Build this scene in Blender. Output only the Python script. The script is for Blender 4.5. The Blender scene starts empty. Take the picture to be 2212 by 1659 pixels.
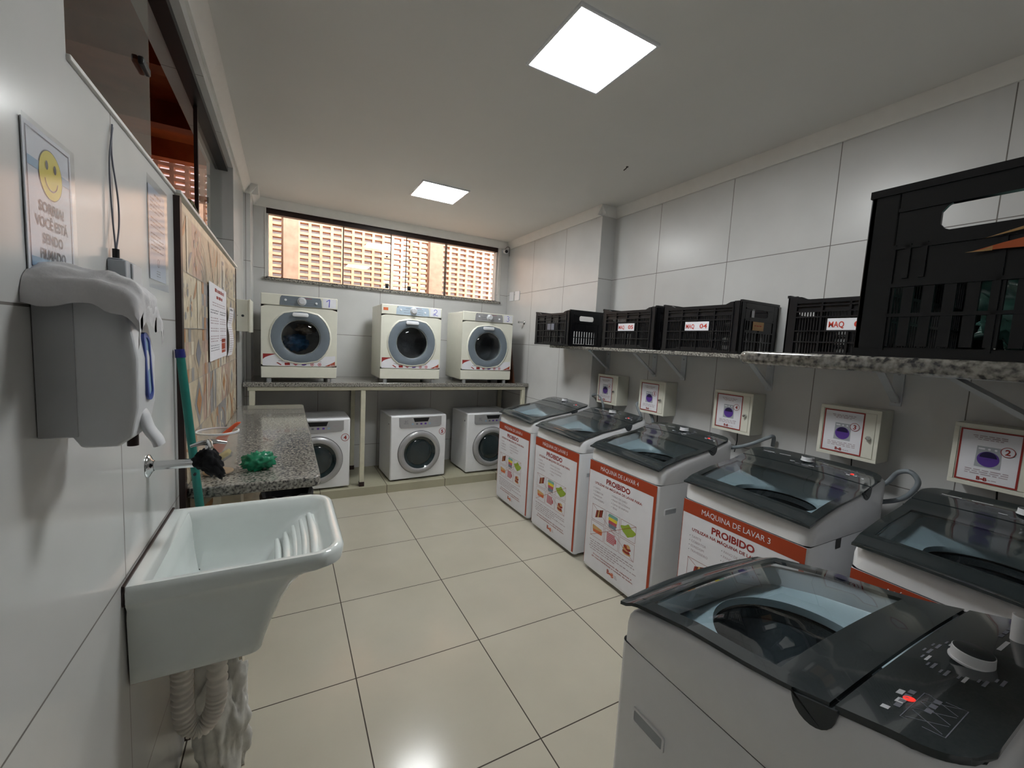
import bpy, bmesh, math, random
from mathutils import Matrix, Vector
random.seed(7)
S = bpy.context.scene
COL = S.collection
PI = math.pi

# ------------------------------------------------------------------ camera
cam = bpy.data.cameras.new('camera'); camo = bpy.data.objects.new('camera', cam); COL.objects.link(camo)
YAW, PITCH, ROLL, FPX = 0.498156525, -0.0944230101, 0.0543898482, 903.807294
fw = Vector((math.sin(YAW)*math.cos(PITCH), math.cos(YAW)*math.cos(PITCH), math.sin(PITCH)))
rt = Vector((math.cos(YAW), -math.sin(YAW), 0)); up = rt.cross(fw)
r2 = rt*math.cos(ROLL)+up*math.sin(ROLL); u2 = -rt*math.sin(ROLL)+up*math.cos(ROLL)
mw = Matrix((r2, u2, -fw)).transposed().to_4x4(); mw.translation = Vector((-0.28112, -3.62718, 1.52624))
camo.matrix_world = mw
cam.sensor_width = 36; cam.lens = FPX/2212*36; cam.clip_start = 0.02
S.camera = camo
# ------------------------------------------------------------------ world, sun, exposure
S.view_settings.view_transform = 'Standard'; S.view_settings.look = 'None'
S.view_settings.gamma = 1; S.view_settings.use_curve_mapping = False
S.view_settings.exposure = 1.25
W = bpy.data.worlds.new('World'); S.world = W; W.use_nodes = True
bg = W.node_tree.nodes['Background']; bg.inputs[0].default_value = (0.86, 0.92, 1.0, 1); bg.inputs[1].default_value = 2.2
sun = bpy.data.lights.new('sun', 'SUN'); sun.energy = 5.5; sun.angle = 0.02; sun.color = (1, .97, .93)
suno = bpy.data.objects.new('sun', sun); COL.objects.link(suno)
suno.rotation_euler = Vector((-0.25, 0.5, -0.83)).to_track_quat('-Z', 'Y').to_euler()
PANEL_STRENGTH = 24.0
# ------------------------------------------------------------------ materials
def lin(c):
    return tuple((v/255/12.92 if v/255 <= .04045 else ((v/255+.055)/1.055)**2.4) for v in c)
MATS = {}
def mat(name, rgb=(200,200,200), rough=.5, metal=0, var=.06, scale=18, bump=0, coat=0, trans=0, emit=None, es=1, alpha=1, spec=.5, ior=1.45):
    m = bpy.data.materials.new(name); m.use_nodes = True; MATS[name] = m
    nt = m.node_tree; b = nt.nodes['Principled BSDF']; L = nt.links
    c = lin(rgb)
    tc = nt.nodes.new('ShaderNodeTexCoord'); nz = nt.nodes.new('ShaderNodeTexNoise'); nz.inputs['Scale'].default_value = scale; nz.inputs['Detail'].default_value = 4
    L.new(tc.outputs['Object'], nz.inputs['Vector'])
    rp = nt.nodes.new('ShaderNodeValToRGB')
    rp.color_ramp.elements[0].position = .3; rp.color_ramp.elements[1].position = .7
    rp.color_ramp.elements[0].color = tuple(max(0, v*(1-var)) for v in c)+(1,)
    rp.color_ramp.elements[1].color = tuple(min(1, v*(1+var)) for v in c)+(1,)
    L.new(nz.outputs['Fac'], rp.inputs[0]); L.new(rp.outputs[0], b.inputs['Base Color'])
    b.inputs['Roughness'].default_value = rough; b.inputs['Metallic'].default_value = metal
    b.inputs['Coat Weight'].default_value = coat; b.inputs['Transmission Weight'].default_value = trans
    b.inputs['Specular IOR Level'].default_value = spec; b.inputs['IOR'].default_value = ior
    b.inputs['Alpha'].default_value = alpha
    if emit:
        b.inputs['Emission Color'].default_value = lin(emit)+(1,); b.inputs['Emission Strength'].default_value = es
    if bump:
        bp = nt.nodes.new('ShaderNodeBump'); bp.inputs['Strength'].default_value = bump; bp.inputs['Distance'].default_value = .004
        L.new(nz.outputs['Fac'], bp.inputs['Height']); L.new(bp.outputs[0], b.inputs['Normal'])
    return m
def mth(nt, op, a, b=None):
    n = nt.nodes.new('ShaderNodeMath'); n.operation = op
    for i, v in enumerate((a, b)):
        if v is None: continue
        if isinstance(v, (int, float)): n.inputs[i].default_value = v
        else: nt.links.new(v, n.inputs[i])
    return n.outputs[0]
def tile_mat(name, rgb, grout, axes, rough=.2, wline=.0042, mottling=.05, spec=.5, bumpy=.0):
    """glazed tiles: axes = [(axis, pitch, offset)...] joints where frac((u-offset)/pitch)~0"""
    m = mat(name, rgb, rough, var=mottling, scale=3.0, spec=spec)
    nt = m.node_tree; b = nt.nodes['Principled BSDF']; L = nt.links
    tc = [n for n in nt.nodes if n.type == 'TEX_COORD'][0]
    sp = nt.nodes.new('ShaderNodeSeparateXYZ'); L.new(tc.outputs['Object'], sp.inputs[0])
    line = None
    for ax, p, o in axes:
        u = sp.outputs[ax]
        f = mth(nt, 'FRACT', mth(nt, 'DIVIDE', mth(nt, 'SUBTRACT', u, o-50*p), p))
        d = mth(nt, 'MULTIPLY', mth(nt, 'MINIMUM', f, mth(nt, 'SUBTRACT', 1.0, f)), p)
        l = mth(nt, 'LESS_THAN', d, wline/2)
        line = l if line is None else mth(nt, 'MAXIMUM', line, l)
    mx = nt.nodes.new('ShaderNodeMix'); mx.data_type = 'RGBA'
    src = b.inputs['Base Color'].links[0].from_socket
    L.new(line, mx.inputs[0]); L.new(src, mx.inputs[6]); mx.inputs[7].default_value = lin(grout)+(1,)
    L.new(mx.outputs[2], b.inputs['Base Color'])
    r = mth(nt, 'ADD', mth(nt, 'MULTIPLY', line, .5), rough); L.new(r, b.inputs['Roughness'])
    bp = nt.nodes.new('ShaderNodeBump'); bp.inputs['Strength'].default_value = .6; bp.inputs['Distance'].default_value = .002; bp.invert = True
    L.new(line, bp.inputs['Height']); L.new(bp.outputs[0], b.inputs['Normal'])
    return m
WT = (206,206,205)
GR = (120,116,112)
FAR_Z = ('Z', .602, .932)
mat_floor = tile_mat('floor_tile', (190,184,168), (60,50,40), [('X',.6,0),('Y',.6,0)], rough=.17, wline=.005, mottling=.04)
mat_left = tile_mat('wall_tile_left', WT, GR, [('Y',.6,-2.40),('Z',.604,.94)], rough=.16)
mat_right = tile_mat('wall_tile_right', WT, GR, [('Y',.612,-1.145),('Z',.607,.941)], rough=.30)
mat_rfar = tile_mat('wall_tile_right_far', WT, GR, [('Y',.615,-.089),('Z',.598,.933)], rough=.22)
mat_back = tile_mat('wall_tile_back', WT, GR, [('X',.606,.015),('Z',.598,.932)], rough=.22)
mat_plat = tile_mat('platform_tile', (176,172,150), (60,50,40), [('X',.6,.6)], rough=.25, wline=.005)
mat_ceil = mat('ceiling_paint', (222,221,218), .75, var=.02, scale=2)
mat_mould = mat('moulding_paint', (228,227,224), .6, var=.02)
mat_plaster = mat('plaster', (196,196,190), .6, var=.04, bump=.1)
white = mat('white_enamel', (232,233,236), .28, var=.015, coat=.2)
cream = mat('cream_enamel', (222,221,208), .33, var=.02, coat=.15)
wplastic = mat('white_plastic', (226,228,232), .32, var=.02)
gplastic = mat('grey_plastic', (165,170,176), .4, var=.04)
lgrey = mat('light_grey_plastic', (196,198,202), .35, var=.03)
dgrey = mat('dark_grey_plastic', (58,63,66), .3, var=.08)
panelm = mat('smoked_panel', (48,54,56), .13, var=.06, coat=.5)
black = mat('black_plastic', (18,18,20), .38, var=.15)
crateb = mat('black_crate_plastic', (20,20,23), .3, var=.2, scale=30)
blackcloth = mat('black_fabric', (10,10,14), .95, var=.4, scale=60, bump=.4)
darkring = mat('dark_door_ring', (112,122,132), .35, var=.03)
silver = mat('silver_plastic', (172,172,174), .3, metal=.35, var=.03)
chrome = mat('chrome', (210,212,214), .12, metal=1, var=.02)
steel = mat('brushed_steel', (150,152,155), .32, metal=.9, var=.08, scale=60)
tubm = mat('tub_plastic', (196,214,222), .3, var=.02)
porcelain = mat('porcelain', (226,232,230), .1, var=.015, coat=.6)
ptile = mat('paper_white', (228,228,234), .6, var=.02)
redb = mat('rust_red_print', (164,62,30), .5, var=.04)
redtxt = mat('red_print', (150,44,40), .5, var=.04)
greytxt = mat('grey_print', (176,160,168), .6, var=.05)
greyd = mat('dark_grey_print', (110,112,122), .6, var=.05)
inkblue = mat('blue_ink', (84,84,190), .5, var=.1)
inkred = mat('red_ink', (196,62,44), .5, var=.1)
greenp = mat('green_print', (150,176,60), .5, var=.08)
tealp = mat('teal_print', (126,176,168), .5); yellowp = mat('yellow_print', (226,206,60), .5); pinkp = mat('rose_print', (196,92,104), .5)
slatep = mat('slate_print', (120,134,148), .5); brownp = mat('brown_print', (110,60,34), .5); tanp = mat('tan_print', (206,164,110), .5)
orangep = mat('orange_print', (214,110,66), .5); purplep = mat('purple_print', (92,60,150), .4); dpurple = mat('dark_purple_print', (34,24,70), .4)
smile = mat('smiley_yellow', (226,206,40), .4, var=.03)
skyp = mat('pale_blue_print', (150,180,206), .5)
cable = mat('grey_hose_rubber', (128,136,142), .4, var=.08)
hosew = mat('white_hose_plastic', (222,216,208), .5, var=.05)
framem = mat('beige_painted_steel', (205,202,182), .5, var=.06, bump=.05)
darkbrown = mat('dark_brown_metal', (42,26,24), .35, var=.15)
alu = mat('white_aluminium', (214,212,208), .4, var=.04)
clothw = mat('white_cloth', (214,212,214), .95, var=.06, scale=30, bump=.5)
clothdirty = mat('dirty_white_cloth', (214,212,206), .95, var=.14, scale=22, bump=.6)
teal = mat('teal_painted_pole', (30,112,102), .4, var=.12); navy = mat('navy_plastic', (30,36,110), .4)
bracketm = mat('bracket_grey_paint', (206,210,214), .45, var=.04)
woodp = mat('passage_timber', (176,98,50), .6, var=.2, scale=6)
woodd = mat('dark_wood', (70,40,24), .6, var=.25, scale=9, bump=.2)
concrete = mat('pink_concrete', (186,146,126), .85, var=.16, scale=14, bump=.5)
brick = mat('clay_brick', (212,168,140), .8, var=.22, scale=11, bump=.4)
greywall = mat('slot_shade_grey', (120,104,104), .85, var=.12)  # purple-grey shade tone for the added backing behind the slots
orangef = mat('orange_plastic', (222,96,60), .4, var=.06); sponge = mat('yellow_sponge', (214,196,70), .9, bump=.4); spongeg = mat('grey_scourer', (90,88,92), .95, bump=.4)
figm = mat('carved_olive_wood', (84,76,40), .6, var=.45, scale=40, bump=.6)
cloth_blue = mat('blue_laundry', (40,90,130), .9, var=.4, scale=22, bump=.5); cloth_brown = mat('brown_laundry', (130,110,90), .9, var=.35, scale=20, bump=.5)
tilep = [mat('tile_print_%s' % n, c, .35, var=.16, scale=26) for n, c in (('cream',(206,192,166)),('sand',(186,170,146)),('grey',(150,148,148)),('ochre',(182,134,92)),('pale',(216,206,186)),('rosy',(184,156,140)),('slate',(126,126,134)))]
redglow = mat('red_indicator', (230,50,40), .4, emit=(255,50,40), es=.35)
lightm = mat('light_diffuser', (255,255,255), .5, emit=(247,250,250), es=PANEL_STRENGTH)

def granite():
    m = bpy.data.materials.new('granite'); m.use_nodes = True; nt = m.node_tree; b = nt.nodes['Principled BSDF']; L = nt.links
    tc = nt.nodes.new('ShaderNodeTexCoord')
    n1 = nt.nodes.new('ShaderNodeTexNoise'); n1.inputs['Scale'].default_value = 105; n1.inputs['Detail'].default_value = 3; L.new(tc.outputs['Object'], n1.inputs['Vector'])
    n2 = nt.nodes.new('ShaderNodeTexVoronoi'); n2.inputs['Scale'].default_value = 120; L.new(tc.outputs['Object'], n2.inputs['Vector'])
    r = nt.nodes.new('ShaderNodeValToRGB'); cr = r.color_ramp
    cr.elements[0].position = .36; cr.elements[0].color = lin((54,54,56))+(1,)
    cr.elements[1].position = .68; cr.elements[1].color = lin((168,165,157))+(1,)
    e = cr.elements.new(.42); e.color = lin((100,97,92))+(1,); e = cr.elements.new(.5); e.color = lin((128,125,119))+(1,)
    s = mth(nt, 'ADD', n1.outputs['Fac'], mth(nt, 'MULTIPLY', mth(nt, 'SUBTRACT', n2.outputs['Distance'], .4), .12))
    L.new(s, r.inputs[0]); L.new(r.outputs[0], b.inputs['Base Color'])
    b.inputs['Roughness'].default_value = .14; b.inputs['Coat Weight'].default_value = .5
    return m
granitem = granite()
def glassm(name, tint, refl=1.0, rough=0.0, keep=.95, ior=1.5):
    m = bpy.data.materials.new(name); m.use_nodes = True; nt = m.node_tree; L = nt.links; nt.nodes.clear()
    o = nt.nodes.new('ShaderNodeOutputMaterial'); t = nt.nodes.new('ShaderNodeBsdfTransparent'); g = nt.nodes.new('ShaderNodeBsdfGlossy')
    fr = nt.nodes.new('ShaderNodeFresnel'); fr.inputs[0].default_value = ior; mx = nt.nodes.new('ShaderNodeMixShader')
    nz = nt.nodes.new('ShaderNodeTexNoise'); nz.inputs['Scale'].default_value = 3
    t.inputs[0].default_value = tuple(v*keep for v in tint)+(1,); g.inputs[0].default_value = (refl,)*3+(1,); g.inputs['Roughness'].default_value = rough
    tc = nt.nodes.new('ShaderNodeTexCoord'); L.new(tc.outputs['Object'], nz.inputs['Vector'])
    geo = nt.nodes.new('ShaderNodeNewGeometry'); front = mth(nt, 'SUBTRACT', 1.0, geo.outputs['Backfacing'])
    L.new(mth(nt, 'MULTIPLY', mth(nt, 'MULTIPLY', fr.outputs[0], front), mth(nt, 'ADD', mth(nt, 'MULTIPLY', nz.outputs['Fac'], .1), .95)), mx.inputs[0])
    L.new(t.outputs[0], mx.inputs[1]); L.new(g.outputs[0], mx.inputs[2]); L.new(mx.outputs[0], o.inputs[0])
    return m
paneglass = glassm('window_glass', (.93,.97,.95)); 
reflglass = glassm('reflective_glass', (.9,.92,.9), ior=1.9)  # refractive index raised to brighten reflections on the near pane
lidglass = glassm('lid_glass', (.90,.93,.94), ior=1.5)
dryerglass = glassm('dryer_door_glass', (.5,.53,.55), ior=1.45)
cupm = mat('clear_plastic', (232,226,218), .2, alpha=.28, var=.02)
sleeve = glassm('plastic_sleeve', (.97,.98,.99), rough=.1, ior=1.3)
def bagmat(name, rgb):
    m = mat(name, rgb, .25, var=.2, scale=30, trans=.35, bump=.3); return m
bagm = bagmat('green_plastic_film', (40,150,110))
bagd = mat('teal_plastic_film', (96,150,140), .2, var=.4, scale=24, bump=.5, coat=.4)

# ------------------------------------------------------------------ mesh builder
class M:
    def __init__(s): s.v = []; s.f = []; s.m = []
    def add(s, vs, fs, mi=0):
        o = len(s.v); s.v += [tuple(v) for v in vs]; s.f += [tuple(i+o for i in f) for f in fs]; s.m += [mi]*len(fs); return s
    def box(s, a, b, mi=0):
        x0,y0,z0 = a; x1,y1,z1 = b
        v = [(x0,y0,z0),(x1,y0,z0),(x1,y1,z0),(x0,y1,z0),(x0,y0,z1),(x1,y0,z1),(x1,y1,z1),(x0,y1,z1)]
        return s.add(v, [(0,3,2,1),(4,5,6,7),(0,1,5,4),(1,2,6,5),(2,3,7,6),(3,0,4,7)], mi)
    def cbox(s, c, d, mi=0):
        return s.box([c[i]-d[i]/2 for i in range(3)], [c[i]+d[i]/2 for i in range(3)], mi)
    def loft(s, rings, mi=0, c0=True, c1=True, closed=True):
        n = len(rings[0]); vs = [p for r in rings for p in r]; fs = []
        for i in range(len(rings)-1):
            for j in range(n if closed else n-1):
                k = (j+1) % n; fs.append((i*n+j, i*n+k, (i+1)*n+k, (i+1)*n+j))
        if c0: fs.append(tuple(range(n))[::-1])
        if c1: fs.append(tuple((len(rings)-1)*n+j for j in range(n)))
        return s.add(vs, fs, mi)
    def cyl(s, p0, p1, r0, r1=None, n=24, mi=0, c0=True, c1=True):
        r1 = r0 if r1 is None else r1
        p0, p1 = Vector(p0), Vector(p1); d = (p1-p0).normalized()
        a = d.orthogonal().normalized(); b = d.cross(a)
        rr = lambda p, r: [p+a*r*math.cos(2*PI*i/n)+b*r*math.sin(2*PI*i/n) for i in range(n)]
        return s.loft([rr(p0, r0), rr(p1, r1)], mi, c0, c1)
    def tube(s, pts, r, n=10, mi=0, caps=True):
        pts = [Vector(p) for p in pts]; rings = []; a = None
        for i, p in enumerate(pts):
            d = (pts[min(i+1, len(pts)-1)]-pts[max(i-1, 0)]).normalized()
            a = d.orthogonal().normalized() if a is None else (a-d*a.dot(d)).normalized()
            b = d.cross(a); rad = r[i] if isinstance(r, (list, tuple)) else r
            rings.append([p+a*rad*math.cos(2*PI*k/n)+b*rad*math.sin(2*PI*k/n) for k in range(n)])
        return s.loft(rings, mi, caps, caps)
    def lathe(s, prof, o=(0,0,0), ax='Z', n=32, mi=0, c0=False, c1=False):
        rings = []
        for r, h in prof:
            ring = []
            for k in range(n):
                t = 2*PI*k/n; a, b = r*math.cos(t), r*math.sin(t)
                p = {'Z': (a, b, h), 'Y': (a, h, b), 'X': (h, a, b)}[ax]
                ring.append((p[0]+o[0], p[1]+o[1], p[2]+o[2]))
            rings.append(ring)
        return s.loft(rings, mi, c0, c1)
    def prism(s, poly, ax, a, b, mi=0):
        f = {'X': lambda p, h: (h, p[0], p[1]), 'Y': lambda p, h: (p[0], h, p[1]), 'Z': lambda p, h: (p[0], p[1], h)}[ax]
        return s.loft([[f(p, a) for p in poly], [f(p, b) for p in poly]], mi)
    def slab(s, fn, us, vs, th, mi=0):
        nu, nv = len(us), len(vs)
        top = [Vector(fn(u, v)) for u in us for v in vs]; bot = [p-Vector((0,0,th)) for p in top]; N = nu*nv; fs = []
        for i in range(nu-1):
            for j in range(nv-1):
                a, b, c, d = i*nv+j, (i+1)*nv+j, (i+1)*nv+j+1, i*nv+j+1
                fs += [(a,b,c,d), (N+d,N+c,N+b,N+a)]
        bd = [i*nv for i in range(nu)]+[(nu-1)*nv+j for j in range(1, nv)]+[i*nv+nv-1 for i in range(nu-2, -1, -1)]+[j for j in range(nv-2, 0, -1)]
        for i in range(len(bd)):
            a, b = bd[i], bd[(i+1) % len(bd)]; fs.append((a, N+a, N+b, b))
        return s.add(top+bot, fs, mi)
    def poly(s, pts, mi=0): return s.add(pts, [tuple(range(len(pts)))], mi)
    def xf(s, mtx, start=0):
        s.v = s.v[:start]+[tuple(mtx @ Vector(v)) for v in s.v[start:]]; return s
    def build(s, name, mats, parent=None, smooth=35, bevel=0, seg=2, recalc=True):
        me = bpy.data.meshes.new(name); me.from_pydata(s.v, [], s.f)
        if not isinstance(mats, (list, tuple)): mats = [mats]
        for m in mats: me.materials.append(m)
        for p, i in zip(me.polygons, s.m): p.material_index = i
        if recalc:
            bm = bmesh.new(); bm.from_mesh(me); bmesh.ops.recalc_face_normals(bm, faces=bm.faces); bm.to_mesh(me); bm.free()
        if smooth: me.shade_smooth(); me.set_sharp_from_angle(angle=math.radians(smooth))
        me.update(); o = bpy.data.objects.new(name, me); COL.objects.link(o)
        if parent: o.parent = parent
        if bevel:
            b = o.modifiers.new('bevel', 'BEVEL'); b.width = bevel; b.segments = seg; b.limit_method = 'ANGLE'; b.angle_limit = math.radians(40)
            b.harden_normals = False
        return o
def tag(o, label, cat, group=None, kind=None):
    if label: o['label'] = label
    if cat: o['category'] = cat
    if group: o['group'] = group
    if kind: o['kind'] = kind
    return o
def thing(name, label, cat, loc=(0,0,0), rotz=0, group=None):
    o = bpy.data.objects.new(name, None); COL.objects.link(o); o.empty_display_size = .1
    o.location = loc; o.rotation_euler = (0,0,rotz); return tag(o, label, cat, group)
def struct(o, label=None):
    o['kind'] = 'structure'
    if label: o['label'] = label
    return o
def dup(root, loc, rotz, label=None, keep=None):
    r = root.copy(); COL.objects.link(r); r.location = loc; r.rotation_euler = (0,0,rotz)
    if label: r['label'] = label
    def rec(src, dst):
        for ch in list(src.children):
            if keep and not keep(ch): continue
            c = ch.copy(); COL.objects.link(c); c.parent = dst; rec(ch, c)
    rec(root, r); return r
def rr(w, d, r, n=5, cx=0, cy=0):
    """rounded rectangle, 4*n points"""
    pts = []
    for q, (sx, sy) in enumerate(((1,1),(-1,1),(-1,-1),(1,-1))):
        for k in range(n):
            t = PI/2*q+PI/2*k/(n-1); pts.append((cx+sx*(w/2-r)+r*math.cos(t), cy+sy*(d/2-r)+r*math.sin(t)))
    return pts
def sq(a, b, n=64, p=10, cx=0, cy=0):
    pts = []
    for i in range(n):
        t = 2*PI*i/n; c, s_ = math.cos(t), math.sin(t)
        r = (abs(c/a)**p+abs(s_/b)**p)**(-1/p); pts.append((cx+c*r, cy+s_*r))
    return pts
def interp(tbl, t):
    if t <= tbl[0][0]: return tbl[0][1]
    for (a, va), (b, vb) in zip(tbl, tbl[1:]):
        if t <= b: return va+(vb-va)*(t-a)/(b-a)
    return tbl[-1][1]
def catmull(pts, k=6):
    pts = [Vector(p) for p in pts]; out = []
    P = [pts[0]]+pts+[pts[-1]]
    for i in range(1, len(P)-2):
        for j in range(k):
            t = j/k; a, b, c, d = P[i-1], P[i], P[i+1], P[i+2]
            out.append(.5*((2*b)+(c-a)*t+(2*a-5*b+4*c-d)*t*t+(3*b-a-3*c+d)*t**3))
    out.append(pts[-1]); return out
# text and flat print -------------------------------------------------------
_tc = {}
def text_geo(s_, bold=0):
    key = (s_, bold)
    if key in _tc: return _tc[key]
    cu = bpy.data.curves.new('t', 'FONT'); cu.body = s_; cu.size = 1; cu.fill_mode = 'FRONT'; cu.offset = bold; cu.resolution_u = 3
    o = bpy.data.objects.new('t', cu); COL.objects.link(o)
    dg = bpy.context.evaluated_depsgraph_get(); dg.update()
    me = bpy.data.meshes.new_from_object(o.evaluated_get(dg))
    vs = [(v.co.x, v.co.y) for v in me.vertices]; fs = [tuple(p.vertices) for p in me.polygons]
    COL.objects.unlink(o); bpy.data.objects.remove(o); bpy.data.curves.remove(cu); bpy.data.meshes.remove(me)
    _tc[key] = (vs, fs); return _tc[key]
class G:
    """flat print on a (u,v) plane; w is the height above the surface"""
    def __init__(s): s.m = M(); s.mats = []; s.w = 0
    def mi(s, m):
        if m not in s.mats: s.mats.append(m)
        return s.mats.index(m)
    def poly(s, pts, m, w=None): s.m.poly([(p[0], p[1], s.w if w is None else w) for p in pts], s.mi(m)); return s
    def rect(s, x0, y0, x1, y1, m, w=None): return s.poly([(x0,y0),(x1,y0),(x1,y1),(x0,y1)], m, w)
    def line(s, x0, y0, x1, y1, t, m, w=None):
        d = Vector((x1-x0, y1-y0)).normalized()*t/2; return s.poly([(x0-d.y,y0+d.x),(x0+d.y,y0-d.x),(x1+d.y,y1-d.x),(x1-d.y,y1+d.x)], m, w)
    def frame(s, x0, y0, x1, y1, t, m, w=None):
        s.rect(x0,y0,x1,y0+t,m,w); s.rect(x0,y1-t,x1,y1,m,w); s.rect(x0,y0+t,x0+t,y1-t,m,w); s.rect(x1-t,y0+t,x1,y1-t,m,w); return s
    def disc(s, cx, cy, r, m, w=None, n=28, ry=None, a0=0, a1=2*PI):
        return s.poly([(cx+r*math.cos(a0+(a1-a0)*i/n), cy+(ry or r)*math.sin(a0+(a1-a0)*i/n)) for i in range(n+(0 if a1-a0 > 6.28 else 1))], m, w)
    def ring(s, cx, cy, r, t, m, w=None, n=32, a0=0, a1=2*PI):
        for i in range(n):
            p, q = a0+(a1-a0)*i/n, a0+(a1-a0)*(i+1)/n
            s.poly([(cx+r*math.cos(p),cy+r*math.sin(p)),(cx+r*math.cos(q),cy+r*math.sin(q)),(cx+(r-t)*math.cos(q),cy+(r-t)*math.sin(q)),(cx+(r-t)*math.cos(p),cy+(r-t)*math.sin(p))], m, w)
        return s
    def text(s, str_, x, y, h, m, w=None, width=None, align='L', bold=0):
        """h = cap height; optional width to fit"""
        vs, fs = text_geo(str_, bold)
        if not vs: return s
        x0 = min(v[0] for v in vs); x1 = max(v[0] for v in vs); k = h/.69; kx = k if width is None else width/(x1-x0)
        W_ = (x1-x0)*kx; off = {'L': 0, 'C': -W_/2, 'R': -W_}[align]
        s.m.add([(x+off+(v[0]-x0)*kx, y+v[1]*k, s.w if w is None else w) for v in vs], fs, s.mi(m)); return s
    def scrib(s, x0, x1, y, h, m, w=None, word=.02):
        """a row of too-small-to-read print"""
        x = x0
        while x < x1-word*.4:
            l = word*random.uniform(.5, 1.4); s.rect(x, y, min(x+l, x1), y+h*random.uniform(.7,1), m, w); x += l+word*.25
        return s
    def build(s, name, fn, parent):
        s.m.v = [tuple(fn(*v)) for v in s.m.v]
        return s.m.build(name, s.mats, parent, smooth=0, recalc=False)

# ================================================================== THE ROOM
XL, XR, XF, YB, YN, ZC = -.607, 2.33, 2.17, 1.14, -3.64, 2.77
m = M(); m.box((-.9,-4.6,-.1), (2.5,1.3,0)); struct(m.build('floor', mat_floor))
m = M(); m.box((-.757,-5.4,ZC), (2.6,1.34,ZC+.14)); struct(m.build('ceiling', mat_ceil))  # carried on unseen past the doorway to block the sun
# right wall : near part, return, far part that stands forward
m = M(); m.box((XR,YN-.2,0), (XR+.15,-.62,ZC)); m.box((XF,-.62,0), (XR+.15,YB+.15,ZC), 1)
m.add([(XF,-.6201,0),(XR,-.6201,0),(XR,-.6201,ZC),(XF,-.6201,ZC)], [(0,1,2,3)], 0)
o = m.build('wall_right', [mat_right, mat_rfar], smooth=0); struct(o)
# back wall with window opening x -.45..2.03, z 2.04..2.73
WX0, WX1, WZ0, WZ1 = -.45, 2.03, 2.045, 2.715
m = M(); m.box((-.75,YB,0),(XF,YB+.15,WZ0)); m.box((-.75,YB,WZ1),(XF,YB+.15,ZC)); m.box((-.75,YB,WZ0),(WX0,YB+.15,WZ1)); m.box((WX1,YB,WZ0),(XF,YB+.15,WZ1))
struct(m.build('wall_back', mat_back, smooth=0))
# left wall with long high opening
OY0, OY1, OZ0, OZ1 = -2.60, -.01, 1.962, 2.637
m = M(); m.box((XL-.15,YN-.8,0),(XL,YB,OZ0)); m.box((XL-.15,YN-.8,OZ1),(XL,YB,ZC)); m.box((XL-.15,YN-.8,OZ0),(XL,OY0,OZ1)); m.box((XL-.15,OY1,OZ0),(XL,YB,OZ1))
m.box((XL,.78,0),(-.555,YB,ZC), 1)
struct(m.build('wall_left', [mat_left, mat_back], smooth=0))
# near wall (beside the doorway the photo was taken from)
m = M(); m.box((.40,YN-.15,0),(XR,YN,ZC)); m.box((XL,YN-.15,2.15),(.40,YN,ZC)); struct(m.build('wall_near', mat_back, smooth=0))
# added unseen enclosure beyond the doorway, keeps sky light out of the room
m = M(); m.box((1.9,-5.4,0),(2.0,YN-.15,ZC)); m.box((-.757,-5.5,0),(2.0,-5.4,ZC)); m.box((XL-.15,-5.4,0),(XL,-4.44,ZC)); struct(m.build('wall_light_block', mat_plaster))
m = M(); m.box((-.9,-5.5,-.1),(2.1,-4.6,0)); struct(m.build('floor_light_block', mat_plaster))  # added floor of the unseen enclosure
# raised tiled platform
m = M(); m.box((-.56,.46,0),(XF,YB,.08)); struct(m.build('trim_1', mat_plat, bevel=.002), 'raised tiled platform under the dryers')
# plaster cornice
def cornice(m, p0, p1, nrm):
    prof = [(0,0),(0,-.075),(.012,-.075),(.016,-.06),(.03,-.05),(.04,-.03),(.055,-.016),(.06,0)]
    p0, p1, n_ = Vector(p0), Vector(p1), Vector(nrm)
    m.loft([[p+n_*a+Vector((0,0,b-.0005)) for a, b in prof] for p in (p0, p1)])
m = M()
cornice(m, (XR,YN,ZC), (XR,-.62,ZC), (-1,0,0)); cornice(m, (XF,-.68,ZC), (XF,YB,ZC), (-1,0,0)); cornice(m, (XF-.06,-.62,ZC), (XR,-.62,ZC), (0,-1,0))
cornice(m, (-.555,YB,ZC), (XF,YB,ZC), (0,-1,0)); cornice(m, (XL,YN,ZC), (XL,.78,ZC), (1,0,0)); cornice(m, (XL,.78,ZC), (-.495,.78,ZC), (0,-1,0)); cornice(m, (-.555,.72,ZC), (-.555,YB,ZC), (1,0,0))
struct(m.build('trim_2', mat_mould, smooth=60), 'white plaster cornice around the ceiling')
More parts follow.
